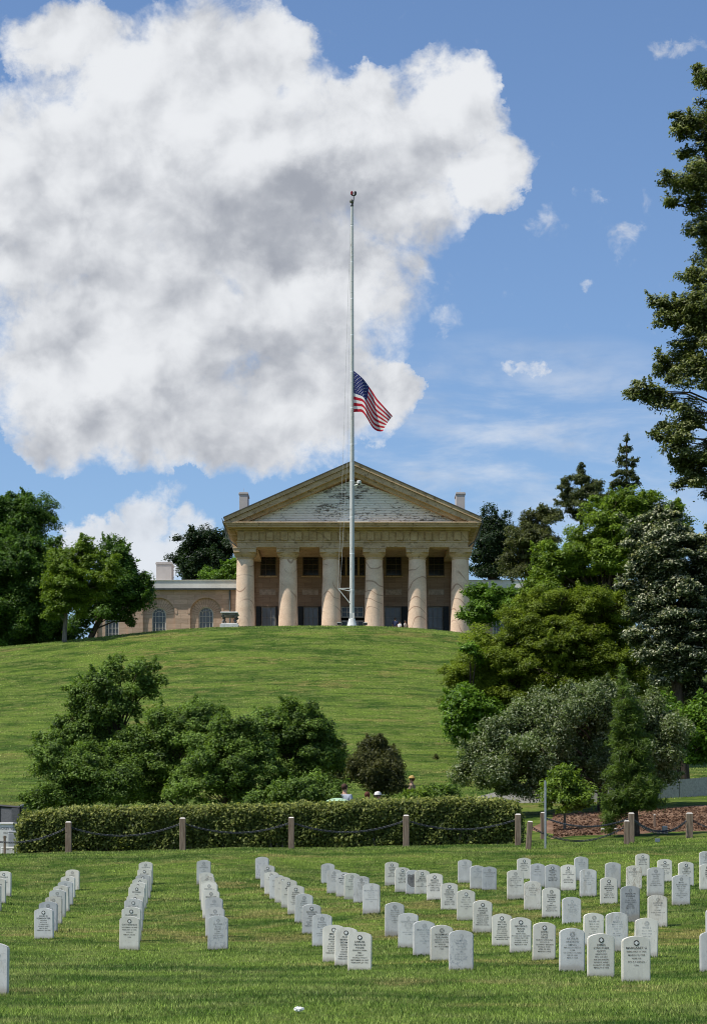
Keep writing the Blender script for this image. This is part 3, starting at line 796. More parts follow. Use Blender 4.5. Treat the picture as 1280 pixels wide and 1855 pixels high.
b = MB(); x_ = FX(640.3); b.tube([(FX(638.5), 0, FZ(372)), (x_, 0, FZ(362)), (x_, 0, FZ(354.5))], .035, 6); b.tube([(FX(636.7), 0, FZ(354)), (FX(643.8), 0, FZ(354))], .04, 6)
b.build('light_bracket', M_DARK, pole)
b = MB(); b.lathe([(.06, FZ(353)), (.09, FZ(352)), (.09, FZ(348)), (.03, FZ(346))], FX(637), 0, 10); b.build('obstruction_light', M_RED, pole)
b = MB(); b.lathe([(.06, FZ(353)), (.09, FZ(352)), (.09, FZ(348)), (.03, FZ(346))], FX(643.2), 0, 10); b.build('obstruction_light', M_DARK, pole)
b = MB(); tipx, tipz = FX(612), FZ(1066.5); b.tube([(-.15, -.1, FZ(1066)), (tipx, -.1, tipz)], .03, 5); b.tube([(-.15, -.1, FZ(1071)), (tipx, -.1, tipz)], .03, 5); b.tube([(-.15, -.1, FZ(1093)), (tipx, -.1, tipz)], .03, 5)
b.build('halyard_bracket', M_WHITE, pole)
b = MB(); b.tube([(tipx, -.1, tipz), (FX(620.5), -.05, FZ(850)), (FX(627), 0, FZ(640)), (FX(635.5), 0, FZ(378))], .009, 4); b.tube([(FX(616), -.1, tipz), (FX(629), -.05, FZ(830)), (FX(635.7), 0, FZ(378))], .008, 4)
b.tube([(FX(641.5), -.05, FZ(380)), (FX(641.5), -.05, FZ(672))], .008, 4); b.tube([(FX(641.5), -.05, FZ(748)), (FX(641.8), -.05, FZ(1090))], .008, 4)
b.build('halyard', simple('pale rope', (.45,.45,.43), .9), pole)
# flag: a waving sheet, thirteen stripes and a canton with fifty stars
def flag():
    root_loc = Vector((hx(640.5, FY), FY-.05, CZ+(YH-672)/FPX*FY))
    sc_ = FY/FPX
    T = [(0,0),(11,10.5),(22,21),(33,35),(43,55),(54,70),(70,85)]
    B = [(0,75),(7,74),(15,77),(24,91),(33,103),(43,109),(52.5,112.5)]
    def interp(arr, u):
        t = u*(len(arr)-1); i = min(int(t), len(arr)-2); f = t-i
        p0 = Vector((*arr[max(i-1,0)],)); p1 = Vector((*arr[i],)); p2 = Vector((*arr[i+1],)); p3 = Vector((*arr[min(i+2,len(arr)-1)],))
        return 0.5*((2*p1)+(p2-p0)*f+(2*p0-5*p1+4*p2-p3)*f*f+(3*p1-p0-3*p2+p3)*f**3)
    def S(u, v):
        a = interp(T, u); b_ = interp(B, u); p = a.lerp(b_, v)
        # folds: slide along the drop and billow in depth
        ph = 9.0*u - 3.2*v
        sl = .055*math.sin(ph)*u; p = a.lerp(b_, min(max(v+sl*(1-abs(2*v-1)), 0), 1))
        return Vector((p.x*sc_, -(.55*math.sin(ph+.6)*min(1, u*2.2)+.6*u), -p.y*sc_))
    NU = 48; NV = 39
    co = []; 
    for j in range(NV+1):
        for i in range(NU+1): co.append(S(i/NU, j/NV))
    q = []; mi = []
    for j in range(NV):
        for i in range(NU):
            q.append([j*(NU+1)+i, (j+1)*(NU+1)+i, (j+1)*(NU+1)+i+1, j*(NU+1)+i+1])
            st = j//3
            mi.append(2 if (st < 7 and i/NU < .40) else (0 if st % 2 == 0 else 1))
    me = raw_mesh('flag', co, q, smooth=True)
    def cloth(n, c):
        m, kk, bs = material(n, .8, .1); nn = kk.noise(obj_co(kk), 3, 3, .5)
        col = kk.mix(nn, c4([x*.85 for x in c]), c4([min(1, x*1.1) for x in c])); kk.l.new(col, bs.inputs['Base Color'])
        tr = kk.node('ShaderNodeBsdfTranslucent'); kk.l.new(col, tr.inputs[0]); mx_ = kk.node('ShaderNodeMixShader'); mx_.inputs[0].default_value = .35
        kk.l.new(bs.outputs[0], mx_.inputs[1]); kk.l.new(tr.outputs[0], mx_.inputs[2]); kk.l.new(mx_.outputs[0], m.node_tree.nodes['Material Output'].inputs[0]); return m
    for mm in (cloth('red flag cloth', (.52,.025,.045)), cloth('white flag cloth', (.86,.85,.83)), cloth('blue flag cloth', (.035,.045,.16))): me.materials.append(mm)
    me.polygons.foreach_set('material_index', np.array(mi, np.int32))
    o = link('flag', me, None, None, root_loc)
    sol = MB()
    for r in range(9):
        nst = 6 if r % 2 == 0 else 5
        for k_ in range(nst):
            u0 = .40*((k_+.5)/6 if nst == 6 else (k_+1)/6); v0 = 7/13*(r+1)/10
            for sgn in (-1, 1):
                vs = []
                for t in range(10):
                    a = math.pi*t/5; rr = (.019 if t % 2 == 0 else .0080)
                    p = S(max(.002, u0+math.sin(a)*rr*.62), v0-math.cos(a)*rr*1.15); p.y += sgn*.012
                    vs.append(sol.bm.verts.new(p))
                sol.bm.faces.new(vs if sgn < 0 else vs[::-1])
    sol.build('stars', me.materials[1], o)
    return o
fl = flag(); tag(fl, 'red, white and blue striped flag with stars flying at half mast', 'flag')
# camera on its arm
c0 = Vector((hx(650, FY), FY-.15, CZ+(YH-875)/FPX*FY))
cm = empty('security_camera', c0); tag(cm, 'small white dome camera on an arm on the flagpole', 'camera')
b = MB(); b.ball((0, 0, 0), .14, 14, 10); b.lathe([(.14, .0), (.15, .12), (.08, .16)], n=14); b.build('housing', M_WHITE, cm, smooth=True)
b = MB(); b.tube([(.02, 0, -.02), (-.1, .05, -.14), (-.42, .12, -.20)], .05, 8); b.build('arm', M_WHITE, cm)
b = MB(); b.ball((0, -.05, -.09), .085, 12, 8); b.build('lens', M_DARK, cm, smooth=True)
for px, lb in ((614, 'small white floodlight in the grass just left of the flagpole base'), (661.5, 'small white floodlight in the grass just right of the flagpole base')):
    x_ = hx(px, FY); z_ = gz(x_, FY); e = empty('floodlight', (x_, FY, z_)); tag(e, lb, 'floodlight', 'floodlights at the foot of the flagpole')
    b = MB(); b.box(-.13, .13, -.1, .1, .10, .24); b.box(-.03, .03, -.03, .03, -.1, .10); b.build('housing', M_DARK, e, bevel=.01)
    b = MB(); b.box(-.14, .14, -.12, .08, .243, .28); b.build('lens', M_WHITE, e)
# marble table tomb
TY = 150.5; tx = hx(416.5, TY); tz = gz(tx, TY)
tm = empty('table_tomb', (tx, TY, tz)); tag(tm, 'marble table tomb on carved legs at the crest of the hill, left of the columns', 'tomb')
M_TOMB = simple('tomb marble', (.66,.64,.60), .6, .15); M_TLEG = simple('weathered dark marble', (.16,.15,.14), .8, .4)
b = MB(); b.box(-.62, .62, -1.0, 1.0, -.35, .10); b.box(-.54, .54, -.9, .9, .103, .17); b.build('plinth', M_TOMB, tm, bevel=.01)
b = MB(); b.box(-.58, .58, -1, 1, .84, .93); b.build('tomb_slab', M_TOMB, tm, bevel=.02)
b = MB(); b.box(-.50, .50, -.92, .92, .72, .838); b.build('slab_moulding', M_TLEG, tm, bevel=.02)
for sx_ in (-1, 1):
    for sy in (-1, 1):
        b = MB(); b.tube([(sx_*.40, sy*.75, .172), (sx_*.44, sy*.75, .25), (sx_*.33, sy*.75, .42), (sx_*.40, sy*.75, .58), (sx_*.46, sy*.75, .715)], [.10, .12, .06, .08, .13], 10); b.build('leg', M_TLEG, tm, smooth=True)

# ------------------------------------------------------------------ headstones
def marble(name, base, alt, vein, vamt, rough=.65):
    m, kk, bs = material(name, rough, .35)
    oi = kk.node('ShaderNodeObjectInfo'); r = oi.outputs['Random']
    P = kk.vadd(obj_co(kk), kk.xyz(kk.mul(r, 37.0), kk.mul(r, 17.0), kk.mul(r, 23.0)))
    n = kk.noise(kk.vmul(P, (1, 1, .7)), 5, 6, .6, .4)
    c = kk.mix(kk.sstep(n, .3, .7), c4(base), c4(alt))
    v = kk.noise(kk.vmul(kk.vadd(P, (.3, 0, 0)), (2.0, 1, .9)), 3.4, 6, .6, 1.6)
    vv = kk.m('ABSOLUTE', kk.sub(v, .5))
    c = kk.mix(kk.mul(kk.mul(kk.sstep(vv, .028, .0), kk.sstep(kk.noise(P, 2.0, 2, .5), .42, .6)), vamt), c, c4(vein))
    z = kk.sep(obj_co(kk))[2]
    dn = kk.noise(kk.vmul(P, (9, 9, 5)), 1, 5, .7)
    dirt = kk.sstep(kk.add(z, kk.mul(kk.sub(dn, .5), .10)), .10, .02)
    c = kk.mix(kk.mul(dirt, .6), c, (.33, .28, .22, 1))
    sp = kk.noise(P, 26, 3, .7)
    c = kk.mix(kk.mul(kk.sstep(sp, .62, .74), .45), c, (.30, .27, .23, 1))
    st_ = kk.noise(kk.vmul(P, (7, 4, 1.6)), 1.6, 5, .65, .5)
    c = kk.mix(kk.mul(kk.sstep(st_, .50, .70), kk.mul(r, .55)), c, (.40, .36, .29, 1))
    f_ = kk.add(.91, kk.mul(kk.m('FRACT', kk.mul(r, 7.7)), .16)); cc_ = kk.node('ShaderNodeCombineColor')
    for i_ in range(3): kk.l.new(f_, cc_.inputs[i_])
    c = kk.mix(1.0, c, cc_.outputs[0]); c.node.blend_type = 'MULTIPLY'
    kk.l.new(c, bs.inputs['Base Color']); bump(kk, bs, kk.noise(P, 60, 3, .6), .15, .004)
    return m
MB_ = {'w': marble('white marble', (.73,.69,.60), (.82,.78,.69), (.45,.44,.43), .25),
       'g': marble('cool grey marble', (.60,.585,.55), (.70,.685,.65), (.36,.37,.39), .4),
       'v': marble('strongly veined marble', (.60,.585,.56), (.71,.695,.67), (.26,.28,.32), .7),
       's': marble('stained cream marble', (.66,.61,.52), (.76,.72,.64), (.38,.31,.24), .9),
       'd': marble('dark grey marble', (.33,.34,.35), (.42,.43,.43), (.2,.21,.23), .7)}
CARVE_SHADE = {k_: simple('carving shade lettering '+k_, c, .9, .2, 30) for k_, c in dict(k=(.07,.065,.06), m=(.24,.23,.22), f=(.43,.43,.43)).items()}  # dark tones stand in for the shade inside the carved letters
M_CROSS = simple('pale cross face', (.80,.79,.75), .7, .05)
slabs = {}
def slab_mesh(key):
    if key in slabs: return slabs[key]
    n = 14; hw_ = SW/2; rise = .048; ch = SH-rise
    R = (hw_*hw_+rise*rise)/(2*rise); cz = SH-R
    pts = [(-hw_, -.30), (hw_, -.30)]
    for i in range(n+1):
        x_ = hw_-2*hw_*i/n; pts.append((x_, cz+math.sqrt(R*R-x_*x_)))
    b = MB(); b.prism(pts, 0, .095)
    bm = b.bm
    bmesh.ops.bevel(bm, geom=[e for e in bm.edges], offset=.011, segments=2, affect='EDGES')
    bmesh.ops.recalc_face_normals(bm, faces=list(bm.faces))
    me = bpy.data.meshes.new('headstone'); bm.to_mesh(me); bm.free(); me.materials.append(MB_[key])
    slabs[key] = me; return me
_font_cache = {}
def text_arrays(s, bold):
    """flat outline mesh of one line of capitals, cap height 1"""
    if (s, bold) in _font_cache: return _font_cache[(s, bold)]
    cu = bpy.data.curves.new('line', 'FONT'); cu.body = s; cu.size = 1.0; cu.align_x = 'CENTER'; cu.resolution_u = 2; cu.offset = bold
    o = bpy.data.objects.new('line', cu); COL.objects.link(o)
    dg = bpy.context.evaluated_depsgraph_get(); me = bpy.data.meshes.new_from_object(o.evaluated_get(dg))
    bpy.data.objects.remove(o); bpy.data.curves.remove(cu)
    co = np.empty(len(me.vertices)*3, np.float32); me.vertices.foreach_get('co', co); co = co.reshape(-1, 3)
    me.calc_loop_triangles(); t = np.empty(len(me.loop_triangles)*3, np.int32); me.loop_triangles.foreach_get('vertices', t)
    bpy.data.meshes.remove(me)
    r = (co, t.reshape(-1, 3), co[:, 0].max()-co[:, 0].min() if len(co) else 1)
    _font_cache[(s, bold)] = r; return r
def inscription(lines, carve_shade, parent, y=-.0022):
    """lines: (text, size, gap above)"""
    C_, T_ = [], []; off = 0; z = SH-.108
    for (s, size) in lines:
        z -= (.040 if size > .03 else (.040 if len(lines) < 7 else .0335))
        co, t, wd_ = text_arrays(s, .010 if carve_shade == 'k' else .004)
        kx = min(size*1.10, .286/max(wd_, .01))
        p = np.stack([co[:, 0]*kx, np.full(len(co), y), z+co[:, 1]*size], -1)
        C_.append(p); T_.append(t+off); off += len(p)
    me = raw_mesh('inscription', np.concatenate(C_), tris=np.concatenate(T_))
    return link('inscription', me, CARVE_SHADE[carve_shade], parent)
emb = {}
def emblem(kind, carve_shade, parent):
    key = (kind, carve_shade)
    if key not in emb:
        b = MB(); cz = SH-.078; y = -.0022
        def ring(r0, r1, n=20, yy_=y):
            for i in range(n):
                a0, a1 = 2*math.pi*i/n, 2*math.pi*(i+1)/n
                b.quad(*[(math.cos(t)*r, yy_, cz+math.sin(t)*r) for r, t in ((r0, a0), (r1, a0), (r1, a1), (r0, a1))])
        def bar(x0, x1, z0, z1): b.quad((x0, y, z0), (x1, y, z0), (x1, y, z1), (x0, y, z1))
        def cross(w, up_, dn, sd, out):
            P = [(-w, dn), (w, dn), (w, -w), (sd, -w), (sd, w), (w, w), (w, up_), (-w, up_), (-w, w), (-sd, w), (-sd, -w), (-w, -w)]
            if not out:
                b.bm.faces.new([b.bm.verts.new((x_, y-.001, cz+z_)) for x_, z_ in P])
            else:
                t = .0035
                Q = [(x_*1.0+math.copysign(t, x_), z_+math.copysign(t, z_)) for x_, z_ in P]
                for i in range(12):
                    j = (i+1) % 12; b.quad(*[(p[0], y, cz+p[1]) for p in (P[i], P[j], Q[j], Q[i])])
        if kind == 'disc':
            ring(.001, .0335)
        elif kind == 'ring':
            ring(.0285, .0335); cross(.0065, .019, -.019, .017, True)
        elif kind == 'latin':
            cross(.008, .024, -.036, .022, True)
        elif kind == 'faint':
            ring(.026, .031); cross(.005, .016, -.018, .014, True)
        o = b.build('emblem', CARVE_SHADE[carve_shade], parent); emb[key] = [o.data, None]
        if kind == 'disc':
            b = MB(); w, a = .0095, .0225
            for q in ([(-w, -a), (w, -a), (w, a), (-w, a)], [(-a, -w), (-w, -w), (-w, w), (-a, w)], [(w, -w), (a, -w), (a, w), (w, w)]):
                b.quad(*[(x_, -.0042, cz+z_) for x_, z_ in q])
            emb[key][1] = b.build('cross', M_CROSS, o).data
        return o
    o = link('emblem', emb[key][0], None, parent)
    if emb[key][1]: link('cross', emb[key][1], None, o)
    return o
def T(name, *body): return [(n_, .036) for n_ in name.split('/')] + [(n_, .0255) for n_ in body]
TX = {
 'B8': T('JOHN G/POINDEXTER','VIRGINIA','PVT CO E','17 INFANTRY','WORLD WAR I','MAY 8 1897','FEBRUARY 28 1958'),
 'C10': T('CATHERINE B','NOVEMBER 18 1898','FEBRUARY 27 1958','WIFE OF','AMOS R HAYES','USN'),
 'C9': T('ELIZABETH','JULY 4 1902'), 'C8': T('GEORGE F','VIRGINIA'), 'C6': T('EDWARD','OHIO'), 'C2': T('CLARENCE','MARYLAND'), 'C1': T('ARTHUR H','TEXAS'),
 'D9': T('LUTHER/ROSS/HAYES','CBM','US NAVY','AUG 29 1892','DEC 14 1961'),
 'D8': T('GROVER E','MAINE'), 'D6': T('MARGARET','OHIO'), 'D5': T('SPENCER L','OHIO'), 'D1': T('JOHN/LAWRENCE','SGT','US ARMY'),
 'E13': T('SAMUEL/FRANCIS/WADE','PENNSYLVANIA','PMC','US NAVY','WORLD WAR II','SEPTEMBER 18 1907','FEBRUARY 27 1956'),
 'E12': T('ALOYS/BERNARD/EICHMAN','DISTRICT OF','COLUMBIA','PVT CO C','10 INFANTRY','WORLD WAR I','FEBRUARY 8 1896','FEBRUARY 24 1958'),
 'E11': T('MELVIN/TALBOT/HUNTER','VIRGINIA','SGT BTRY D','313 FIELD ARTY','WORLD WAR I','JUNE 7 1894','FEBRUARY 23 1958'),
 'E10': T('RALPH/EUGENE/PATTON','OHIO','PFC','WORLD WAR I','JULY 3 1898'), 'E9': T('GEORGE R/TUCKER','VIRGINIA','COL SIGNAL','ARMY','WORLD WAR I','MAY 1 1890','FEBRUARY 21 1958'),
 'E8': T('JAMES/JOSEPH/CAREY','NEW YORK','CPL','US ARMY'), 'E7': T('JOSEPH/WALTER/MEEHAN','COLORADO','CAPTAIN','WORLD WAR I','JUNE 6 1891'),
 'E6': T('JACK/MILTON','KANSAS','SGT','WORLD WAR I'), 'E2': T('CHARLES','IOWA','PFC CO B','7 INFANTRY'),
 'F6': T('MARGUERITE C','JUL 3 1899','FEB 2 1958','WIFE OF','JOSEPH B HUGHES','USA'), 'F5': T('ROSE M','MAY 6 1890','FEB 3 1958','WIFE OF'), 'F4': T('EUGENE/PORTER','OHIO','CAPT','129 MACHINE GUN BN','WORLD WAR I','MAY 8 1894'),
 'F3': T('MARJORIE L','MAY 2 1901','MARCH 1 1958','WIFE OF'), 'F2': T('DAVID/KELLY','SGT','US ARMY'), 'F1': T('ELLEN','MAY 8 1902','JAN 1 1958','WIFE OF'),
 'G1': T('RUTH P','JAN 21 1899','AUG 2 1958','WIFE OF','CPL','J F RENO','USA'), 'G2': T('DOROTHY M','JUL 8 1900','SEP 11 1958','WIFE OF','CPT','RALPH H DEAN','US ARMY'),
 'G3': T('MARGUERITE','JUN 11 1891','AUG 21 1958','WIFE OF','SGT','CARY MOSS','USA'), 'G4': T('ROSEMARY/SULLIVAN','JANUARY 10 1910','MARCH 30 1958','WIFE OF','PVT A R SCHMID','USA'),
 'G5': T('SAMUEL/FRANCIS/WADE','NEW JERSEY','PMC','US NAVY','SEP 18 1907','FEB 27 1956'),
 'H1': T('CLAUDE/THOMAS/PERRY','OHIO','WORLD WAR I','APRIL 1 1891','MARCH 9 1958'), 'H2': T('STANLEY/MILLER','KANSAS','SGT MED CORPS','WORLD WAR I','JULY 4 1888','MARCH 4 1958'),
 'H4': T('HUGH/MELVIN/JEFFERSON','DISTRICT OF COLUMBIA','PFC','ARMY','OCTOBER 11 1891'), 'H5': T('MICHAEL/GILBERT','MASSACHUSETTS','SGT AMBULANCE CO','WORLD WAR I','AUGUST 9 1888','MARCH 3 1958'),
 'H6': T('LINDSAY/WILLIAM/ROBINSON','DISTRICT OF','COLUMBIA','PVT QMC','WORLD WAR II','MARCH 17 1897','MARCH 1 1958'), 'H7': T('ROSE M','APRIL 7 1892','MARCH 1 1958','WIFE OF','PVT F V MOORE','USA'),
 'H8': T('ARTHUR/CHARLES/JONES','PENNSYLVANIA','PVT CO A 15 BN','F SIGNAL CORPS','WORLD WAR I','MARCH 9 1897','FEBRUARY 18 1958'), 'H9': T('FRANK/MILTON/CHISLEY','MARYLAND','PVT 1 DEV BN','STEVEDORES','WORLD WAR I','NOVEMBER 28 1896','MARCH 4 1958'),
 'H10': T('NEWBOLD/FRANK/ROSE','MARYLAND','PVT HQS AND HQS BTRY','17 FIELD ARTY GP','WORLD WAR II','JANUARY 9 1914','MARCH 9 1958'), 'H11': T('JOHN/LOVE/PAGE','NORTH CAROLINA','PVT CO E','154 DEPOT BRIGADE','WORLD WAR I','APRIL 30 1893','MARCH 4 1958'),
 'H12': T('ARTHUR/ANDREW/SMALL','MASSACHUSETTS','COM','US COAST GUARD','SEP 29 1885','MAR 7 1958'), 'H13': T('JAMES/STROTHER/GOTT','KENTUCKY','PFC 314 DET','308 ENGINEERS','WORLD WAR I','AUGUST 29 1895','MARCH 8 1958'),
 'H14': T('MARGARET G','FEBRUARY 11 1905','MARCH 10 1958','WIFE OF','PVT A F CRAGO','USA'),
 'I1': T('MARY P','JULY 8 1892','WIFE OF'), 'I3': T('CATHERINE M','MAY 9 1901','DAUGHTER OF'),
 'J1': T('HELENE A','APRIL 8 1900','FEBRUARY 9 1958','WIFE OF','SGT A JAMES'), 'J2': T('HARRY J','MARYLAND','PVT','WORLD WAR I'), 'J3': T('HENRY C/KENT','NEW YORK','PVT INF','WORLD WAR I','OCTOBER 7 1892','MARCH 5 1958'),
 'J4': T('PAUL J/DOYLE','NORTH CAROLINA','PFC','ARMY','WORLD WAR II','FEBRUARY 8 1901','MARCH 8 1958'), 'J6': T('EDNA R','SEPTEMBER 4 1900','MARCH 10 1958','WIFE OF','COL','ROBERT E JEROME','USA'), 'J7': T('STELLA A','APRIL 6 1902','WIFE OF','WILLIAM'),
 'J8': T('CHARLES/THOMAS/BOYD','MARYLAND','PVT','CHEMICAL S','WORLD WAR II','JUNE 10 1911','AUGUST 30 1958'), 'J10': T('JOHN R','SEPTEMBER 5 1898','MARCH 9 1958','LT COL','US ARMY'), 'J9': T('RACHEL/GUY','AUG 8 1895','WIFE OF'),
 'K1': T('FELIX A','FRANCE','SGT'), 'K2': T('BURL/ADDISON/MINIFIELD','VIRGINIA','PFC CO','WORLD WAR II','APRIL 29 1917','MARCH 16 1958'), 'K3': T('MARGARET E','WIFE OF','USN'), 'K4': T('KATHERINE/MARTIN','MARCH 6 1896','MARCH 8 1958'),
 'K5': T('CORTENIA/PRICE','MASSACHUSETTS','PVT CO','WORLD WAR I','APRIL 2 1894'), 'K6': T('EDWARD/GROSS','ILLINOIS','ACT 1 SGT','FIELD ARTY','WORLD WAR I','SEPTEMBER 5 1890'), 'K7': T('FRANK W/DVORAK','LT COL','US AIR FORCE','WORLD WAR II','KOREA','FEB 3 1905','MAY 1 1959'),
 'K8': T('LARRY M/YOUNG','CPT','US ARMY','WORLD WAR I & II','KOREA'), 'K9': T('CHARLES/PAUL/CORMACK','NEW YORK','CPL','WORLD WAR I'), 'K10': T('MARY/ELIZABETH','MAY 18 1898','FEB 10 1959','WIFE OF','CPT','F W L HARRISON','WORLD WAR I','USA'),
 'K12': T('MYRL/LEON/TROUT','OHIO','PFC'), 'L1': T('DAVID W','MAR 27 1912','JAN 16 1958','SON OF','COL','R D PALMER'), 'L2': T('MARY J','MAY 27 1879','OCT 21 1958','WIFE OF','CPT','M T HALL','US ARMY'), 'L3': T('ROSE L','JUL 21 1894','AUG 5 1958','WIFE OF','USA'),
}
GEN = [T('WILLIAM B','OHIO','SGT','WORLD WAR I'), T('HELEN M','MAY 9 1898','WIFE OF'), T('THOMAS J','MAINE','PVT CO A','WORLD WAR I'), T('ANNA L','JUNE 2 1901','WIFE OF','CPL'), T('ROBERT E','TEXAS','CAPT','WORLD WAR II')]
# look of each stone: marble, emblem, lettering
LOOK = dict(A1='w disc k', A2='s ring m', A3='w disc k', B1='s ring m', B2='w ring k', B3='g faint f', B4='w ring m', B5='g ring m', B6='s ring m', B7='d2 ring m', B8='g disc k', Z1='g latin f',
 C1='w ring m', C2='w disc k', C3='g disc k', C4='w disc k', C5='w disc k', C6='w disc k', C7='s disc k', C8='g disc m', C9='w disc k', C10='w disc k',
 D1='g faint m', D2='w faint f', D3='s ring m', D4='w disc k', D5='w ring m', D6='w ring k', D7='v faint f', D8='g ring m', D9='v latin m',
 E1='v none n', E2='g disc k', E3='w disc k', E4='g faint m', E5='s disc m', E6='w disc k', E7='w disc k', E8='g ring m', E9='g disc k', E10='v ring m', E11='w disc k', E12='w disc k', E13='w disc k',
 F1='g faint f', F2='g ring m', F3='g disc k', F4='w ring m', F5='v ring m', F6='g latin f', G1='g ring m', G2='g latin f', G3='g ring f', G4='w ring k', G5='v latin f',
 H1='w disc k', H2='w disc k', H3='g shield k', H4='s disc k', H5='w disc k', H6='w disc k', H7='w disc m', H8='w disc k', H9='w disc k', H10='w disc k', H11='w disc k', H12='g ring m', H13='w disc k', H14='w disc k',
 I1='g faint f', I2='g ring f', I3='d2 ring m', J1='w disc k', J2='v faint m', J3='g disc k', J4='w disc k', J5='g latin f', J6='w ring m', J7='s latin m', J8='w ring k', J9='v latin f', J10='g faint f',
 K1='g faint f', K2='w disc k', K3='s faint m', K4='w disc k', K5='w disc k', K6='g ring m', K7='d latin k', K8='s latin m', K9='w disc k', K10='g faint m', K11='g faint m', K12='w disc k', L1='w ring m', L2='g latin f', L3='w ring f', L4='g faint f', L5='g faint f')
MB_['d2'] = marble('mid grey marble', (.46,.47,.48), (.56,.57,.57), (.3,.31,.33), .6)
ORD = ['front', 'second from the front', 'third from the front', 'fourth from the front', 'fifth from the front', 'sixth from the front', 'seventh from the front', 'eighth from the front', 'ninth from the front', 'tenth from the front', 'eleventh from the front', 'twelfth from the front', 'thirteenth from the front', 'fourteenth from the front']
ROWS = {'A': (3, 'the row cut by the left edge'), 'B': (8, 'the leftmost complete row'), 'C': (10, 'the narrow row of ten left of centre'), 'D': (9, 'the row of nine left of centre'),
        'E': (13, 'the slanting row ending at mid photo'), 'F': (6, 'the short row of six behind centre'), 'G': (5, 'the five stone row right of centre'), 'H': (14, 'the longest slanting row')}
ADJ = {'w': 'white', 'g': 'pale grey', 'v': 'grey veined', 's': 'stained cream', 'd': 'dark grey', 'd2': 'mid grey'}
EMB = {'disc': 'with a dark round cross emblem', 'ring': 'with a ringed cross', 'latin': 'with an outlined cross', 'faint': 'with a faint emblem', 'none': 'with no visible lettering', 'shield': 'with a shield shaped panel'}
SPEC = {
 'Z1': 'pale headstone cut by the left edge, nearest the camera on that side', 'I1': 'pale grey headstone, leftmost of the separate three at right rear of centre', 'I2': 'pale grey headstone in the middle of the three at right rear of centre', 'I3': 'mid grey headstone, darkest of the separate three at right rear of centre',
 'J1': 'farthest white headstone of the right cluster, half hidden by one with a ringed cross', 'J2': 'veined grey headstone between white ones at the rear of the right cluster', 'J3': 'pale grey headstone with dark emblem, left of a white twin in the right cluster', 'J4': 'white headstone with dark emblem, right of a grey twin in the right cluster',
 'J5': 'farthest pale headstone with a thin cross, beside the grey stone with faded lettering', 'J6': 'white headstone with ringed cross at the left corner of the right hand cluster', 'J7': 'stained cream headstone with brown streaks, left of the bold three line white one', 'J8': 'white headstone with ringed cross and bold name, right of the streaked cream one',
 'J9': 'blue grey headstone with scribbled dark veins in the middle of the right cluster', 'J10': 'plain blue grey headstone with faded lettering, rear middle of the right cluster', 'K1': 'blue grey headstone behind the white one with dark emblem and red-brown base', 'K2': 'white headstone with dark emblem, left of and behind the darkest headstone',
 'K3': 'cream headstone with brown stain, directly behind the darkest headstone', 'K4': 'farthest white headstone on the right, nearest the leaning pine trunk', 'K5': 'white headstone with dark emblem, half hidden behind the grey one at right rear', 'K6': 'grey headstone with ringed cross behind the cream one with an outlined cross', 'K7': 'darkest grey headstone with a bold black cross and black lettering',
 'K8': 'pinkish cream headstone with an outlined cross, right of the darkest one', 'K9': 'white headstone with dark emblem, behind the pale one near the right edge', 'K10': 'pale grey headstone with faint emblem and stains near the right edge', 'K11': 'farthest grey headstone cut by the right edge of the photo', 'K12': 'white headstone cut by the right edge, in front of a grey one',
 'L1': 'white headstone with ringed cross just behind the grey one near the right front', 'L2': 'pale headstone with outlined cross just behind the two nearest right front stones', 'L3': 'pale headstone with ringed cross right behind the nearest headstone of all', 'L4': 'pale headstone cut by the right edge, nearest the camera on that side', 'L5': 'sliver of pale headstone at the right edge between two rows'}
HL = {}
grp = 'white marble headstones in the lawn'
for idx, (sid, (sx, sw, st)) in enumerate(STONES.items()):
    mk, ek, ik = LOOK[sid].split()
    Yd = FPX*SW/sw; p = at(sx, st, Yd)
    o = link('headstone', slab_mesh(mk), None, None, (p.x, p.y, p.z-SH))
    o.rotation_euler = (random.uniform(-.03, .03), random.gauss(0, .010), random.uniform(-.06, .06))
    if ek == 'shield':
        b = MB(); b.lathe([(.001, 0), (.001, .001)], n=3)
        b = MB(); P_ = [(0, -.20), (.07, -.175), (.125, -.12), (.145, -.03), (.135, .06), (.145, .10), (.10, .115), (.05, .10), (0, .12)]
        P_ = P_ + [(-x_, z_) for x_, z_ in P_[-2:0:-1]]; cz = SH-.20
        for i in range(len(P_)):
            j = (i+1) % len(P_); a, c = P_[i], P_[j]
            b.quad(*[(q[0], -.002, cz+q[1]) for q in (a, c, (c[0]*.93, c[1]*.93), (a[0]*.93, a[1]*.93))])
        sh = b.build('shield', CARVE_SHADE['k'], o)
        b = MB(); b.bm.faces.new([b.bm.verts.new((x_*.92, -.0012, cz+z_*.92)) for x_, z_ in P_]); b.build('shield_field', CARVE_SHADE['m'], sh)
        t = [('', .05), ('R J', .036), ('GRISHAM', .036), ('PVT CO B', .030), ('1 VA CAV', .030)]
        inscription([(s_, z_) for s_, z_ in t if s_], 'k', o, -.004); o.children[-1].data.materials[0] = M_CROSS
    elif ek != 'none':
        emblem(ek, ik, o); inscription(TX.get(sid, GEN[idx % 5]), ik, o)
    if sid in SPEC: lb = SPEC[sid]
    else:
        r = sid[0]; n_ = int(sid[1:]); tot, nm = ROWS[r]
        k_ = tot-n_
        ordn = 'farthest' if k_ == tot-1 else ORD[k_]
        lb = '%s headstone, %s in %s' % (ADJ[mk], ordn, nm)
        if ek in ('shield',): lb = 'grey headstone with a carved shield panel in the longest slanting row'
    tag(o, lb, 'headstone', grp); HL[sid] = lb

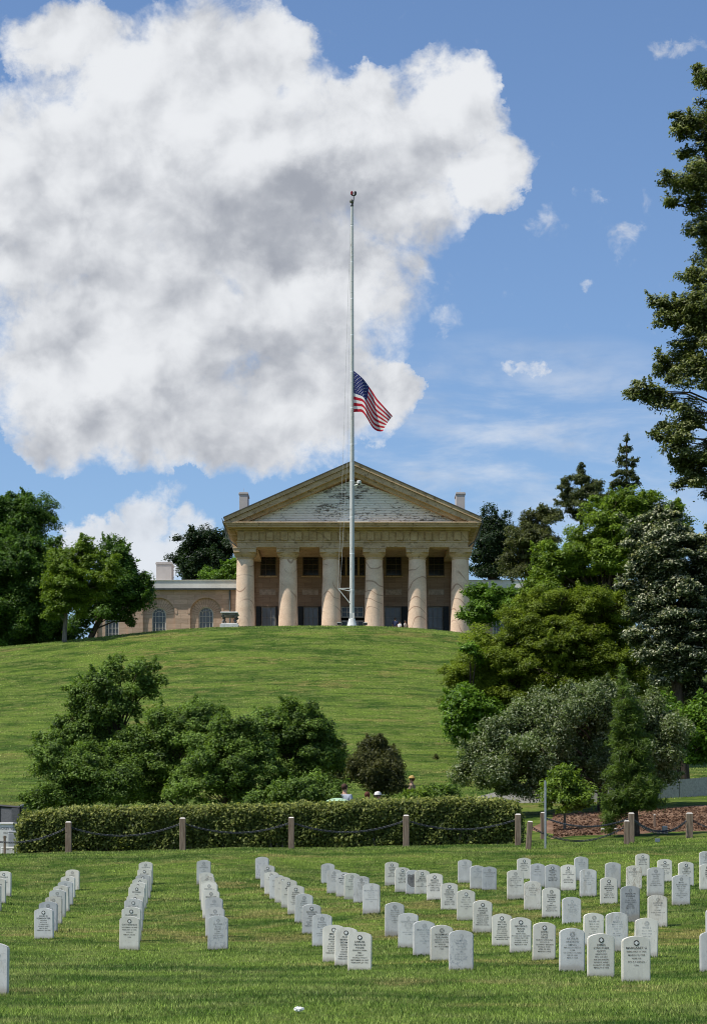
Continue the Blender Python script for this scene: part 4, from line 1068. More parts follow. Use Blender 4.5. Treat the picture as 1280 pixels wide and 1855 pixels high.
# ------------------------------------------------------------------ posts and chains, signs, walls, tombs
def wood_mat(name, a, b_):
    m, kk, bs = material(name, .85, .15); P = obj_co(kk)
    r = kk.node('ShaderNodeObjectInfo').outputs['Random']
    n = kk.noise(kk.vadd(kk.vmul(P, (22, 22, 2.2)), kk.xyz(kk.mul(r, 30.0), 0.0, kk.mul(r, 9.0))), 1, 5, .65, .4)
    c = kk.mix(kk.sstep(n, .3, .7), c4(a), c4(b_)); kn = kk.noise(kk.vadd(P, kk.xyz(kk.mul(r, 10.0), 0.0, 0.0)), 6, 2, .5)
    c = kk.mix(kk.mul(kk.sstep(kn, .70, .74), .8), c, (.05, .035, .025, 1)); kk.l.new(c, bs.inputs['Base Color']); bump(kk, bs, n, .5, .01); return m
M_WOOD = wood_mat('weathered timber', (.15,.105,.075), (.30,.23,.17)); M_WOODP = wood_mat('pale weathered timber', (.34,.30,.25), (.52,.47,.40))
M_TOP = simple('pale post top', (.62,.58,.52), .8)
POSTS = {}
def post(pid, px, ptop, pbase, Yd, w, label, lean=0, mat=None):
    p = at(px, ptop, Yd); zg = gz(p.x, Yd)
    e = empty('post', (p.x, Yd, zg)); h = p.z-zg; e.rotation_euler = (0, lean, 0)
    tag(e, label, 'post', 'timber posts carrying the chain')
    b = MB(); b.box(-w/2, w/2, -w/2, w/2, -.4, h-.03); b.build('shaft', mat or M_WOOD, e, bevel=.008)
    b = MB(); q = w/2*.98; r_ = w/2*.62
    vs = [(-q, -q, h-.0285), (q, -q, h-.0285), (q, q, h-.0285), (-q, q, h-.0285)]; vt = [(-r_, -r_, h), (r_, -r_, h), (r_, r_, h), (-r_, r_, h)]
    b.quad(*vt)
    for i in range(4): j = (i+1) % 4; b.quad(vs[i], vs[j], vt[j], vt[i])
    b.build('post_cap', M_TOP, e)
    POSTS[pid] = Vector((p.x+lean*h, Yd, p.z-.15)); return e
post('a', 124.5, 1488, 1546, 61, .165, 'timber post at the left end of the clipped hedge')
post('b', 331, 1481, 1540, 61, .165, 'timber post second from the left in front of the hedge')
post('c', 527.5, 1480, 1538, 61, .16, 'timber post in front of the middle of the hedge')
post('d', 735, 1476, 1535, 61, .165, 'timber post in front of the hedge, right of the dark round bush')
post('e', 937.5, 1474, 1531, 61, .16, 'timber post at the right end of the hedge, left of the leaning one')
post('f', 956, 1487, 1531, 59, .14, 'short leaning reddish timber post beside the right end of the hedge', .07)
post('g', 983.5, 1471, 1512, 66, .17, 'timber post behind the thin metal sign post')
post('h', 1134, 1486, 1528, 60, .14, 'shorter of the paired timber posts beside the pine trunk')
post('i', 1142.5, 1472, 1528, 60.8, .155, 'taller of the paired timber posts beside the pine trunk')
post('j', 1247.5, 1472, 1519, 62, .18, 'timber post near the right edge in front of the mulch bed')
post('k', 1203, 1496, 1519, 64.5, .15, 'short pale stub post in front of the mulch bed', 0, M_WOODP)
post('l', 1091, 1500, 1516, 67, .11, 'low pale stub post behind the sagging chain, left of the pine', 0, M_WOODP)
post('m', 1115, 1500, 1515, 67, .13, 'low grey stub post hidden by the pine foliage', 0, M_WOODP)
post('n', 1184.5, 1475, 1509, 68, .06, 'thin dark stake standing in the mulch bed')
post('o', 1345, 1474, 1515, 62, .18, 'timber post just past the right edge of the photo')
post('q', -78, 1490, 1550, 61, .165, 'timber post past the left edge of the photo')
M_CHAIN = simple('blackened chain', (.06,.065,.075), .35, .3, 20, metal=.6, spec=.5)
def chain(a, c, sag, label):
    p0, p1 = POSTS[a], POSTS[c]; n = max(8, int((p1-p0).length/.062))
    R, r = .034, .0085; seg, sm = 10, 5
    th = np.arange(seg)*2*np.pi/seg; ph = np.arange(sm)*2*np.pi/sm
    base = np.stack([np.outer(R*1.45*np.cos(th), np.ones(sm))+np.outer(np.cos(th), r*np.cos(ph)), np.outer(R*.8*np.sin(th), np.ones(sm))+np.outer(np.sin(th), r*np.cos(ph)), np.outer(np.ones(seg), r*np.sin(ph))], -1).reshape(-1, 3)
    fq = np.array([[i*sm+j, ((i+1) % seg)*sm+j, ((i+1) % seg)*sm+(j+1) % sm, i*sm+(j+1) % sm] for i in range(seg) for j in range(sm)])
    C_, Q = [], []
    for i in range(n):
        t = (i+.5)/n; p = p0.lerp(p1, t); p.z -= 4*sag*t*(1-t); d = (p1-p0); d.z -= 4*sag*(1-2*t); d.normalize()
        s = d.cross(Vector((0, 0, 1))).normalized(); u = s.cross(d)
        if i % 2: s, u = (s+u).normalized(), (u-s).normalized()
        else: s, u = (s-u).normalized(), (u+s).normalized()
        Mx = np.array([d, s, u]); C_.append(base@Mx+np.array(p)); Q.append(fq+i*len(base))
    o = link('chain', raw_mesh('chain', np.concatenate(C_)-np.array(p0), np.concatenate(Q), smooth=True), M_CHAIN, None, p0)
    return tag(o, label, 'chain', 'black chains slung between the posts')
chain('q', 'a', .42, 'black chain at the far left, running out of the photo past the white tombs')
chain('a', 'b', .30, 'black chain between the first and second posts from the left before the hedge')
chain('b', 'c', .28, 'black chain between the second post from the left and the mid hedge post')
chain('c', 'd', .30, 'black chain between the mid hedge post and the one right of the round bush')
chain('d', 'e', .27, 'black chain before the right part of the hedge')
chain('f', 'h', .40, 'lower sagging black chain from the leaning post to the short paired post')
chain('g', 'i', .26, 'upper black chain from the post behind the sign post to the tall paired post')
chain('i', 'j', .42, 'black chain from the tall paired post to the post near the right edge')
chain('k', 'j', .10, 'short low black chain between the pale stub and the post near the right edge')
chain('i', 'k', .12, 'black chain from the tall paired post down to the pale stub post')
chain('j', 'o', .28, 'black chain leaving the photo at the right edge')
e = at(987, 1535, 59); zg = gz(e.x, 59)
sp = empty('sign_post', (e.x, 59, zg)); tag(sp, 'thin grey metal sign post seen edge on, at the right end of the hedge', 'sign post')
M_GALV = simple('galvanised steel', (.38,.40,.42), .4, .15, 20, metal=.5)
b = MB(); b.lathe([(.028, -.3), (.028, 1.78)], n=10); b.build('pole', M_GALV, sp, smooth=True)
b = MB(); b.box(-.012, .012, -.035, .2, 1.38, 1.83); b.build('sign_plate', M_GALV, sp)
e = at(1190, 1520, 60.5); zg = gz(e.x, 60.5); b = MB(); b.box(-.07, .07, 0, .02, .02, .12); b.box(-.01, .01, .02, .03, -.1, .1)
tag(b.build('ground_marker', simple('blue grey plaque', (.18,.22,.26), .5), loc=(e.x, 60.5, zg), bevel=.004), 'tiny blue grey plaque on a stake in the grass right of the pine', 'marker')

# memorial stones at the left edge
M_MEM = simple('white memorial marble', (.70,.68,.64), .7, .1, 3); M_MEMG = simple('grey memorial marble', (.36,.37,.39), .7, .15, 3)
def block(name, px0, px1, pt, pb, Yd, dp, mat, label, lines=(), step=False):
    a = at(px0, pb, Yd); c = at(px1, pt, Yd); zg = gz((a.x+c.x)/2, Yd); w = c.x-a.x; h = c.z-zg
    e = empty(name, ((a.x+c.x)/2, Yd, zg)); tag(e, label, 'tomb')
    b = MB(); b.box(-w/2, w/2, 0, dp, -.3, h-.07); b.build('block', mat, e, bevel=.015)
    b = MB(); b.box(-w/2-(.03 if step else 0), w/2+(.03 if step else 0), -.03 if step else 0, dp+.03, h-.068, h); b.build('top_slab', mat, e, bevel=.02)
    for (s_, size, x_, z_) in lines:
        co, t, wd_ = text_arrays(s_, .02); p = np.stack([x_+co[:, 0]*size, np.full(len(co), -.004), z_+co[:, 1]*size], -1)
        link('inscription', raw_mesh('inscription', p, tris=t), CARVE_SHADE['m'], e)
    return e
block('memorial_tomb', -40, 24, 1490, 1549, 65.5, .9, M_MEM, 'large white marble tomb at the left edge beyond the chain', (('J BACKEY W', .10, .27, .72), ('SARAH', .07, -.05, .60), ('1861', .07, .3, .60), ('JAN', .07, .28, .48)), True)
block('memorial_tablet', 15, 36, 1505, 1548, 65.0, .18, M_MEMG, 'grey marble tablet between the white tomb and the hedge', (('ANNA', .05, .06, .38), ('BELL', .05, .06, .18)))
block('memorial_step', 2.5, 27, 1534, 1549, 63.4, .25, M_MEM, 'low white marble block in front of the white tomb', (('FAMILY', .05, 0, .12),))
e = at(9, 1548, 63.1); zg = gz(e.x, 63.1); b = MB(); b.box(-.03, .03, -.03, .03, -.2, .52); tag(b.build('stake', M_WOOD, loc=(e.x, 63.1, zg), bevel=.005), 'short brown stake in front of the white tomb at the left edge', 'stake')
# dark granite wall
M_GRAN = simple('grey granite', (.105,.105,.115), .5, .35, 30); M_GCAP = simple('black granite edge', (.02,.02,.022), .4)
a = at(-60, 1500, 76); zb = gz(a.x, 76)-.4
gw = empty('granite_wall', (0, 0, 0)); tag(gw, 'dark grey granite panel wall at the left edge behind the tombs', 'wall')
pts = [at(-70, 1459, 77), at(0, 1461, 76), at(37, 1464, 75.5), at(55, 1457, 77)]
for i, (p, q) in enumerate(zip(pts[:-1], pts[1:])):
    b = MB(); d = (q-p); nrm = Vector((d.y, -d.x, 0)).normalized()*.15
    f = [p+nrm*0, q+nrm*0, q-nrm*2, p-nrm*2]
    lo_ = [Vector((v.x, v.y, zb)) for v in f]
    vs = [b.bm.verts.new(v) for v in lo_]+[b.bm.verts.new(v) for v in f]
    for F in ((0,1,5,4), (1,2,6,5), (2,3,7,6), (3,0,4,7), (4,5,6,7)): b.bm.faces.new([vs[k_] for k_ in F])
    b.build('panel', M_GRAN, gw)
    b = MB(); up_ = Vector((0, 0, .02)); b.tube([p+up_, q+up_], .05, 4); b.tube([q, Vector((q.x, q.y, zb))], .045, 4); b.build('edge_strip', M_GCAP, gw)
# pale concrete wall at the right
cw = empty('retaining_wall', (0, 0, 0)); tag(cw, 'long low pale granite retaining wall beyond the mulch bed at right', 'wall')
M_CONC = simple('pale exposed aggregate', (.40,.375,.34), .9, .18, 14)
wp = [(850,1447,85.5),(900,1434,85),(960,1429,84.5),(1040,1426,84),(1110,1423,84),(1180,1418,84.5),(1230,1412,85),(1300,1406,86),(1420,1396,88)]
for (p, q) in zip(wp[:-1], wp[1:]):
    A_, B_ = at(*p), at(*q); zb = min(gz(A_.x, A_.y), gz(B_.x, B_.y))-.5
    b = MB(); g_ = .012 
    dx = (B_-A_).normalized()*g_
    A2, B2 = A_+dx, B_-dx
    vs = [b.bm.verts.new(v) for v in [(A2.x,A2.y,zb),(B2.x,B2.y,zb),(B2.x,B2.y+.5,zb),(A2.x,A2.y+.5,zb),(A2.x,A2.y,A2.z),(B2.x,B2.y,B2.z),(B2.x,B2.y+.5,B2.z),(A2.x,A2.y+.5,A2.z)]]
    for F in ((0,1,5,4), (1,2,6,5), (2,3,7,6), (3,0,4,7), (4,5,6,7)): b.bm.faces.new([vs[k_] for k_ in F])
    b.build('wall_panel', M_CONC, cw)
# mulch bed
def mulch():
    m, kk, bs = material('bark mulch', .95, .1); P = kk.node('ShaderNodeNewGeometry').outputs['Position']
    n = kk.noise(kk.vmul(P, (6, 10, 6)), 1, 6, .75); n2 = kk.noise(P, .6, 4, .6)
    c = kk.mix(kk.sstep(n, .3, .7), (.07, .038, .022, 1), (.27, .16, .10, 1)); c = kk.mix(kk.mul(kk.sstep(n2, .4, .7), .4), c, (.42, .28, .19, 1))
    kk.l.new(c, bs.inputs['Base Color']); bump(kk, bs, n, .9, .06)
    a = [] ; nu, nv = 60, 24; co = []
    for j in range(nv+1):
        v = j/nv; 
        for i in range(nu+1):
            u = i/nu; y_ = 65.2+13.5*v
            pl = 992-12*math.sin(v*3)+18*math.sin(9*v); pr = 1330
            x_ = hx(pl+(pr-pl)*u, y_); y2 = y_+.7*math.sin(u*11)*(1-v)*.8+.9*math.sin(u*7+2)*v
            co.append((x_, y2, gz(x_, y2)+.03*(0 if min(i, nu-i, j, nv-j) == 0 else 1)-.012*(min(i, nu-i, j, nv-j) == 0)))
    q = [[j*(nu+1)+i, j*(nu+1)+i+1, (j+1)*(nu+1)+i+1, (j+1)*(nu+1)+i] for j in range(nv) for i in range(nu)]
    tag(link('mulch_bed', raw_mesh('mulch_bed', co, q, smooth=True), m), kind='structure')
    # loose chips
    N = 9000; u = rng.uniform(0.03, .97, N); v = rng.uniform(.03, .97, N); y_ = 65.2+13.5*v; x_ = (992+(1330-992)*u-CX)/FPX*y_; z_ = gfast(x_, y_)+.04
    c_ = np.stack([x_, y_, z_], -1); d1 = rng.normal(0, .035, (N, 3)); d2 = rng.normal(0, .02, (N, 3)); d1[:, 2] *= .5
    tag(link('mulch_chips', raw_mesh('mulch_chips', np.stack([c_-d1, c_+d2, c_+d1, c_-d2], 1).reshape(-1, 3), np.arange(4*N).reshape(-1, 4)), m), 'loose bark chips scattered over the planting bed', 'mulch', kind='stuff')
mulch()
# crumpled white scrap and bare earth patch
p = at(541, 1836, 21.0); zg = gz(p.x, 21.0)
b = MB(); bmesh.ops.create_icosphere(b.bm, subdivisions=3, radius=1)
for v in b.bm.verts: 
    nn = 1+.35*math.sin(7*v.co.x+3*v.co.z)*math.cos(6*v.co.y+1)+random.uniform(-.12, .12); v.co = Vector((v.co.x*.046*nn, v.co.y*.04*nn, v.co.z*.022*nn))
tag(b.build('paper_scrap', simple('crumpled white paper', (.80,.79,.78), .7, .05), loc=(p.x, 21.0, zg+.045)), 'crumpled white scrap of paper lying on the grass at the front', 'paper')

# ------------------------------------------------------------------ vegetation
def leaf_mat(name, dark, light, tip=None, transl=0.36, rough=.5):
    m, kk, bs = material(name, rough, .35)
    a = kk.node('ShaderNodeAttribute', attribute_name='tint').outputs['Fac']
    c = kk.mix(a, c4(dark), c4(light))
    if tip:
        t = kk.node('ShaderNodeAttribute', attribute_name='tip').outputs['Fac']
        c = kk.mix(t, c, c4(tip))
    bs.inputs['Specular IOR Level'].default_value = .3
    kk.l.new(c, bs.inputs['Base Color'])
    tr = kk.node('ShaderNodeBsdfTranslucent'); g = kk.mix(1.0, c, (1.25, 1.3, .7, 1)); g.node.blend_type = 'MULTIPLY'; kk.l.new(g, tr.inputs[0])
    mx_ = kk.node('ShaderNodeMixShader'); mx_.inputs[0].default_value = transl
    kk.l.new(bs.outputs[0], mx_.inputs[1]); kk.l.new(tr.outputs[0], mx_.inputs[2]); kk.l.new(mx_.outputs[0], m.node_tree.nodes['Material Output'].inputs[0])
    return m
def bark(name, a, b_):
    m, kk, bs = material(name, .95, .1); P = obj_co(kk)
    n = kk.noise(kk.vmul(P, (5, 5, 1.3)), 1.5, 6, .7, .4); kk.l.new(kk.mix(kk.sstep(n, .3, .7), c4(a), c4(b_)), bs.inputs['Base Color']); bump(kk, bs, n, .8, .05); return m
BK = bark('dark bark', (.035,.026,.020), (.11,.085,.065)); BKG = bark('grey bark', (.11,.095,.08), (.26,.23,.19))
S_ = dict(
 dark=dict(m=leaf_mat('dark oak leaves', (0.023,0.055,0.010), (0.146,0.270,0.035)), L=.17, W=.10, cr=.55, K=6, up=.6, flat=.7, gap=.30),
 darkfar=dict(m=leaf_mat('very dark leaves', (0.008,0.021,0.006), (0.042,0.079,0.020)), L=.20, W=.12, cr=.6, K=5, up=.5, flat=.7, gap=.35),
 mid=dict(m=leaf_mat('mid green leaves', (0.036,0.082,0.008), (0.213,0.370,0.034)), L=.17, W=.09, cr=.5, K=6, up=.6, flat=.6, gap=.28),
 bright=dict(m=leaf_mat('bright green leaves', (0.052,0.101,0.008), (0.255,0.363,0.035)), L=.16, W=.085, cr=.42, K=5.5, up=.7, flat=.6, gap=.30),
 feather=dict(m=leaf_mat('yellow green feathery leaves', (0.058,0.090,0.006), (0.300,0.384,0.036)), L=.12, W=.045, cr=.42, K=5.4, up=.8, flat=.55, gap=.26),
 pale=dict(m=leaf_mat('pale weeping leaves', (0.041,0.064,0.017), (0.212,0.284,0.085), tip=(.42,.45,.29)), L=.095, W=.05, cr=.30, K=6.5, up=.2, flat=1.0, gap=.36, tipf=.24),
 cedar=dict(m=leaf_mat('dark needled sprays with pale tips', (0.013,0.029,0.012), (0.104,0.145,0.056), tip=(.66,.66,.46)), L=.14, W=.07, cr=.38, K=7, up=.7, flat=.5, gap=.30, tipf=.42, tipup=True),
 cedar2=dict(m=leaf_mat('olive needled sprays', (0.022,0.035,0.009), (0.178,0.218,0.050), tip=(.36,.38,.18)), L=.13, W=.07, cr=.36, K=7, up=.7, flat=.6, gap=.27, tipf=.42, tipup=True),
 olive=dict(m=leaf_mat('brown green sparse leaves', (0.039,0.050,0.013), (0.182,0.200,0.061)), L=.17, W=.06, cr=.42, K=4.0, up=.5, flat=.55, gap=.36),
 cyp=dict(m=leaf_mat('dull conifer sprays', (0.029,0.044,0.014), (0.148,0.173,0.056)), L=.15, W=.06, cr=.26, K=4.2, up=.3, flat=.6, gap=.30),
 shrub=dict(m=leaf_mat('glossy shrub leaves', (0.029,0.060,0.011), (0.243,0.370,0.063), rough=.6), L=.085, W=.05, cr=.26, K=4.8, up=.55, flat=.7, gap=.36),
 shrubd=dict(m=leaf_mat('dark bush leaves', (0.022,0.031,0.010), (0.156,0.159,0.039)), L=.07, W=.035, cr=.2, K=8, up=.4, flat=.9, gap=.15),
 sap=dict(m=leaf_mat('sapling leaves', (0.039,0.084,0.006), (0.261,0.377,0.039)), L=.09, W=.05, cr=.22, K=4.5, up=.6, flat=.6, gap=.3),
 pine=dict(m=leaf_mat('pine needles', (0.028,0.054,0.007), (0.188,0.286,0.036)), L=.15, W=.020, cr=.20, K=3.4, up=.5, flat=.8, gap=.25, needle=True),
)
def unit(n):
    v = rng.normal(size=(n, 3)); return v/np.linalg.norm(v, axis=1)[:, None]
def leaves_mesh(name, C, N, st, tip_lit=None, clump_t=None):
    """diamond leaves centred on C with normals N"""
    n = len(C); t = unit(n); 
    t -= (t*N).sum(1)[:, None]*N; t /= np.linalg.norm(t, axis=1)[:, None]+1e-9
    s = np.cross(N, t); l = st['L']*rng.uniform(.5, 1.6, n)[:, None]*.5; w = st['W']*rng.uniform(.7, 1.3, n)[:, None]*.5
    fold = N*w*.35
    co = np.stack([C-t*l, C+s*w+fold, C+t*l, C-s*w+fold], 1).reshape(-1, 3)
    tint = np.clip(rng.normal(.42, .22, n)+(0 if clump_t is None else clump_t), 0, 1)
    at_ = {'tint': np.repeat(tint, 4), 'tip': np.repeat(np.zeros(n) if tip_lit is None else tip_lit, 4)}
    i = np.arange(4*n).reshape(-1, 4)
    return raw_mesh(name, co, quads=i, attrs=at_)
def crown(lobes, st, origin, kf=1.0):
    Cs, Ns, Tw, Ct, heads = [], [], [], [], []
    for (c, r, wgt) in lobes:                                        # c centre, r radii in metres
        a, d, h = r; area = math.pi*a*h*wgt; leafA = st['L']*st['W']*.5*.75
        nl = int(st['K']*kf*area/leafA); cr = st['cr']*min(1.0, .35+.5*min(a, h)/st['cr']/1.6)
        cr = min(cr, .8*min(a, h)+.05)
        ncl = max(4, int(2.6*(a*h+a*d+d*h)/(3*cr*cr*.9)))
        u = unit(ncl); u[:, 2] = np.where((u[:, 2] < -.5) & (rng.uniform(0, 1, ncl) < .5), -u[:, 2], u[:, 2])
        rad = rng.uniform(.30, 1.0, ncl)**.5*rng.uniform(.72, 1.26, ncl)*(1+.22*np.sin(u[:, 0]*5+c[0]*3)*np.sin(u[:, 2]*6+c[2]*2)+.12*np.sin(u[:, 1]*9+c[2]))
        cc = np.array(c)+u*rad[:, None]*np.array([a-cr*.5, d, h-cr*.4])
        g = np.sin(cc[:, 0]*1.9/cr*.35+c[0])*np.sin(cc[:, 2]*2.1/cr*.35+1.3*c[2])+.5*np.sin(cc[:, 1]*1.7+cc[:, 0]*2.7)
        keep = g > np.quantile(g, st['gap']) if ncl > 12 else np.ones(ncl, bool)
        cc = cc[keep]; u = u[keep]; n2 = len(cc)
        per = rng.multinomial(nl, (lambda w_: w_/w_.sum())(rng.uniform(.4, 1.6, n2)))
        ci = np.repeat(np.arange(n2), per); n = len(ci)
        o = unit(n)*(rng.uniform(.15, 1, n)**.6)[:, None]; sz = cr*rng.uniform(.7, 1.4, n2)[ci][:, None]
        off = o*sz*np.array([1.15, 1.15, st['flat']])
        far_ = rng.uniform(0, 1, n) < .16; off[far_] *= rng.uniform(1.15, 1.55, far_.sum())[:, None]
        off[:, 2] -= (off[:, 0]**2+off[:, 1]**2)/(2.4*cr)*.35
        P = cc[ci]+off
        N = unit(n)*.75+np.array([-.12, -.05, st['up']*1.15+.15])+.45*o+.25*u[ci]; N /= np.linalg.norm(N, axis=1)[:, None]
        Cs.append(P); Ns.append(N)
        cb = rng.normal(0, .13, n2)[ci]; Ct.append(cb)
        tw = np.zeros(n)
        if st.get('tipf'):
            pr = rng.uniform(0, 1, n); outer = np.clip((np.linalg.norm(o, axis=1)-.5)*2, 0, 1)
            if st.get('tipup'): outer = outer*np.clip(o[:, 2]+.45, 0, 1)
            tw = np.where(pr < st['tipf']*2*outer, rng.uniform(.5, 1, n), 0)
        Tw.append(tw); heads.append((c, cc))
        ns = max(3, int(n2*.28)); j = rng.integers(0, n2, ns)                 # stray shoots that break the outline
        du = u[j]+unit(ns)*.5+np.array([0, 0, .45]); du /= np.linalg.norm(du, axis=1)[:, None]
        m_ = max(6, int(nl/ns*.10)); ln = cr*rng.uniform(.8, 1.9, ns); t_ = rng.uniform(.2, 1, (ns, m_))
        Ps = (cc[j][:, None]+du[:, None]*(t_*ln[:, None])[..., None]).reshape(-1, 3)+rng.normal(0, cr*.12, (ns*m_, 3))
        Cs.append(Ps); Ns.append(unit(len(Ps))); Ct.append(np.full(len(Ps), .12)); Tw.append(np.where(rng.uniform(0, 1, len(Ps)) < st.get('tipf', 0), .6, 0))
    return np.concatenate(Cs)-origin, np.concatenate(Ns), np.concatenate(Tw), np.concatenate(Ct), heads
def tree(name, label, cat, Yd, base_px, lobes, style, tw=.25, bk=None, group=None, top=None, limbs=True, kf=1.0, twigs=3, fill=1.5, grow=1.14, limb=.15, hor=False):
    st = S_[style]; bx = hx(base_px, Yd); g0 = gz(bx, Yd); O = np.array([bx, Yd, g0])
    W = []
    full = [tuple(l[:4]) for l in lobes]
    if fill:
        for i in range(len(lobes)):
            for j in range(i):
                (x1, y1, a1, b1), (x2, y2, a2, b2) = full[i], full[j]
                d_ = math.hypot((x1-x2)/(a1+a2), (y1-y2)/(b1+b2))
                if .35 < d_ < fill: full.append(((x1+x2)/2+random.uniform(-.12, .12)*(a1+a2), (y1+y2)/2, .45*(a1+a2)*.85, .45*(b1+b2)*.95))
        if len(full) > 3*len(lobes): full = full[:len(lobes)]+random.sample(full[len(lobes):], 2*len(lobes))
    for li, lb in enumerate(full):
        px, py, rx, ry = lb[:4]; rx *= grow; ry *= grow*(1.12 if li < len(lobes) else 1.0); dy = rng.uniform(-.5, .5)*rx*Yd/FPX*(1 if li < len(lobes) else 2.2)
        c = at(px, py, Yd+dy); s = Yd/FPX; W.append(((c.x, c.y, c.z), (rx*s, .75*(rx+ry)/2*s+.1, ry*s), .62 if fill and len(full) > 1.5*len(lobes) else 1.0))
    C, N, Tw, Ct, heads = crown(W, st, O, kf)
    e = empty(name, O); tag(e, label, cat, group)
    lm = leaves_mesh('crown', C, N, st, Tw, Ct)
    link('crown', lm, st['m'], e)
    b = MB(); bm_ = bk or BK
    cen = np.array([w[0] for w in W]); tp = Vector(np.mean(cen, 0)-O) if top is None else at(top[0], top[1], Yd)-Vector(O)
    tpts = [Vector((0, 0, -.3)), Vector((0, 0, .1)), Vector((tp.x*.25, tp.y*.2, tp.z*.33)), Vector((tp.x*.6, tp.y*.6, tp.z*.66)), tp]
    b.tube([tpts[0], tpts[1]]+[tpts[1].lerp(tpts[2], .5)]+tpts[2:], [tw*.75, tw*.58, tw*.5, tw*.46, tw*.34, tw*.14], 10)
    if limbs:
        for (c, cc) in heads:
            cl = Vector(c)-Vector(O)
            # leave the trunk below the lobe
            f = min(max((cl.z*(.95 if hor else .66))/max(tp.z, .1), .12), .96)
            seg = f*3; k_ = min(int(seg), 2); s0 = tpts[1+k_].lerp(tpts[2+k_], seg-k_) if k_ < 3 else tp
            mid = s0.lerp(cl, .5)+Vector((0, 0, .10*(cl-s0).length)); rr = tw*limb*rng.uniform(.6, 1.1)
            b.tube([s0, mid, cl], [rr, rr*.7, rr*.35], 6)
            if len(cc):
                for q in rng.choice(len(cc), min(twigs, len(cc)), replace=False):
                    t_ = Vector(cc[q]-O); m2 = cl.lerp(t_, .5)+Vector(rng.normal(0, .06, 3)); b.tube([cl, m2, t_], [rr*.34, rr*.22, rr*.08], 4)
    b.build('trunk', bm_, e, smooth=True)
    return e
RG = 'trees on the right hand slope'; LG = 'trees at the left end of the hilltop'
# left hilltop
tree('oak_tree', 'tall open crowned tree at the far left edge, highest on that side', 'tree', 166, -40, [(20,925,42,32),(62,915,38,26),(85,945,26,18),(-30,950,60,60),(30,985,60,50),(-20,1060,80,90)], 'dark', .6, group=LG, twigs=8, fill=1.2, grow=1.0)
tree('shade_tree', 'dense dark green tree filling the left edge of the hilltop', 'tree', 158, 20, [(30,1010,60,50),(10,1070,80,70),(70,1060,50,60),(60,1120,60,50),(-20,1130,70,50),(95,1010,25,32),(100,1120,30,40),(20,1150,60,26),(85,1150,40,18)], 'dark', .55, group=LG)
tree('elm_tree', 'bright green tree with a thin pale trunk, in front of the darker ones at left', 'tree', 148, 117, [(150,1005,34,26),(112,1010,30,20),(110,1052,45,36),(160,1050,52,40),(190,1032,40,22),(85,1075,28,14),(130,1090,42,28),(170,1085,30,20),(100,1110,30,16),(155,978,12,12)], 'bright', .30, BKG, group=LG, top=(125,1040), twigs=5, fill=1.3, grow=1.04)
tree('maple_tree', 'dark green tree whose drooping right branch hangs before the wing of the mansion', 'tree', 156, 160, [(205,992,30,20),(220,1010,22,22),(200,1045,55,30),(245,1060,32,28),(262,1080,22,22),(222,1100,28,22),(178,1100,38,22),(240,1126,13,11),(140,1132,28,18),(215,1070,40,28),(262,1052,18,18)], 'dark', .42, group=LG, fill=1.25, grow=1.0)
tree('hilltop_tree', 'dark tree with bare twigs behind the left wing roof', 'tree', 200, 375, [(365,985,45,26),(345,1005,32,26),(395,975,25,14),(400,1020,45,34),(350,1035,38,26),(420,1000,22,36),(385,1050,50,20)], 'darkfar', .5, top=(375,985), twigs=10)
tree('cedar_tree', 'low spreading cedar behind the left wing next to the columns', 'tree', 190, 415, [(412,1032,34,10),(400,1046,40,9),(430,1014,20,10),(428,1050,30,10)], 'mid', .35)
tree('background_tree', 'dark tree close behind the right end of the pediment', 'tree', 200, 885, [(885,970,32,34),(905,960,25,24),(880,1015,38,34),(910,1010,30,40),(900,1040,40,22),(872,955,12,12)], 'darkfar', .5, top=(890,970), twigs=8)
tree('shrub', 'dark undergrowth below the trees at the left end of the hilltop', 'shrub', 160, 60, [(20,1150,50,22),(80,1148,50,20),(125,1146,36,14),(-20,1160,40,24)], 'dark', .3, group=None, limbs=False)
# right slope, back to front
tree('cypress_tree', 'slender pointed conifer top rising highest above the right hand trees', 'tree', 140, 1133, [(1134,795,5,9),(1128,815,11,9),(1138,815,12,8),(1128,835,14,10),(1140,838,16,9),(1124,858,18,10),(1140,862,19,11),(1118,880,22,12),(1138,888,24,14),(1128,910,32,18)], 'cyp', .30, group=RG, top=(1134,792), twigs=2, fill=0, grow=.95, hor=True, limb=.06)
tree('cypress_tree', 'brownish green pointed conifers left of the slender one behind the bright trees', 'tree', 138, 1050, [(1053,850,7,11),(1046,868,18,12),(1062,872,16,12),(1025,884,12,12),(1080,880,14,12),(1050,895,40,16),(1020,905,22,14),(1085,900,30,18),(1050,925,55,22),(1100,925,30,22),(1022,872,6,8)], 'cyp', .4, group=RG, top=(1053,850), twigs=3, hor=True, limb=.06, fill=0, grow=1.05, kf=1.3)
tree('larch_tree', 'thin brownish tree just right of the mansion roof', 'tree', 135, 965, [(978,925,22,10),(960,940,24,12),(990,945,28,14),(940,955,22,10),(960,975,40,18),(930,985,26,14),(985,985,32,22),(935,1010,32,20),(960,1025,36,22),(922,1030,20,14)], 'olive', .35, group=RG, twigs=6)
tree('maple_tree', 'large bright green tree forming the top of the right hand tree bank', 'tree', 122, 1100, [(1150,905,40,26),(1110,925,45,28),(1190,925,40,26),(1080,950,40,28),(1225,945,34,30),(1050,980,36,24),(1140,960,60,40),(1000,1000,34,22),(1040,1020,50,34),(1110,1020,55,40),(985,1040,36,26),(1200,990,50,40),(1020,1060,45,34),(970,1075,30,24),(1080,1075,45,34)], 'bright', .6, group=RG)
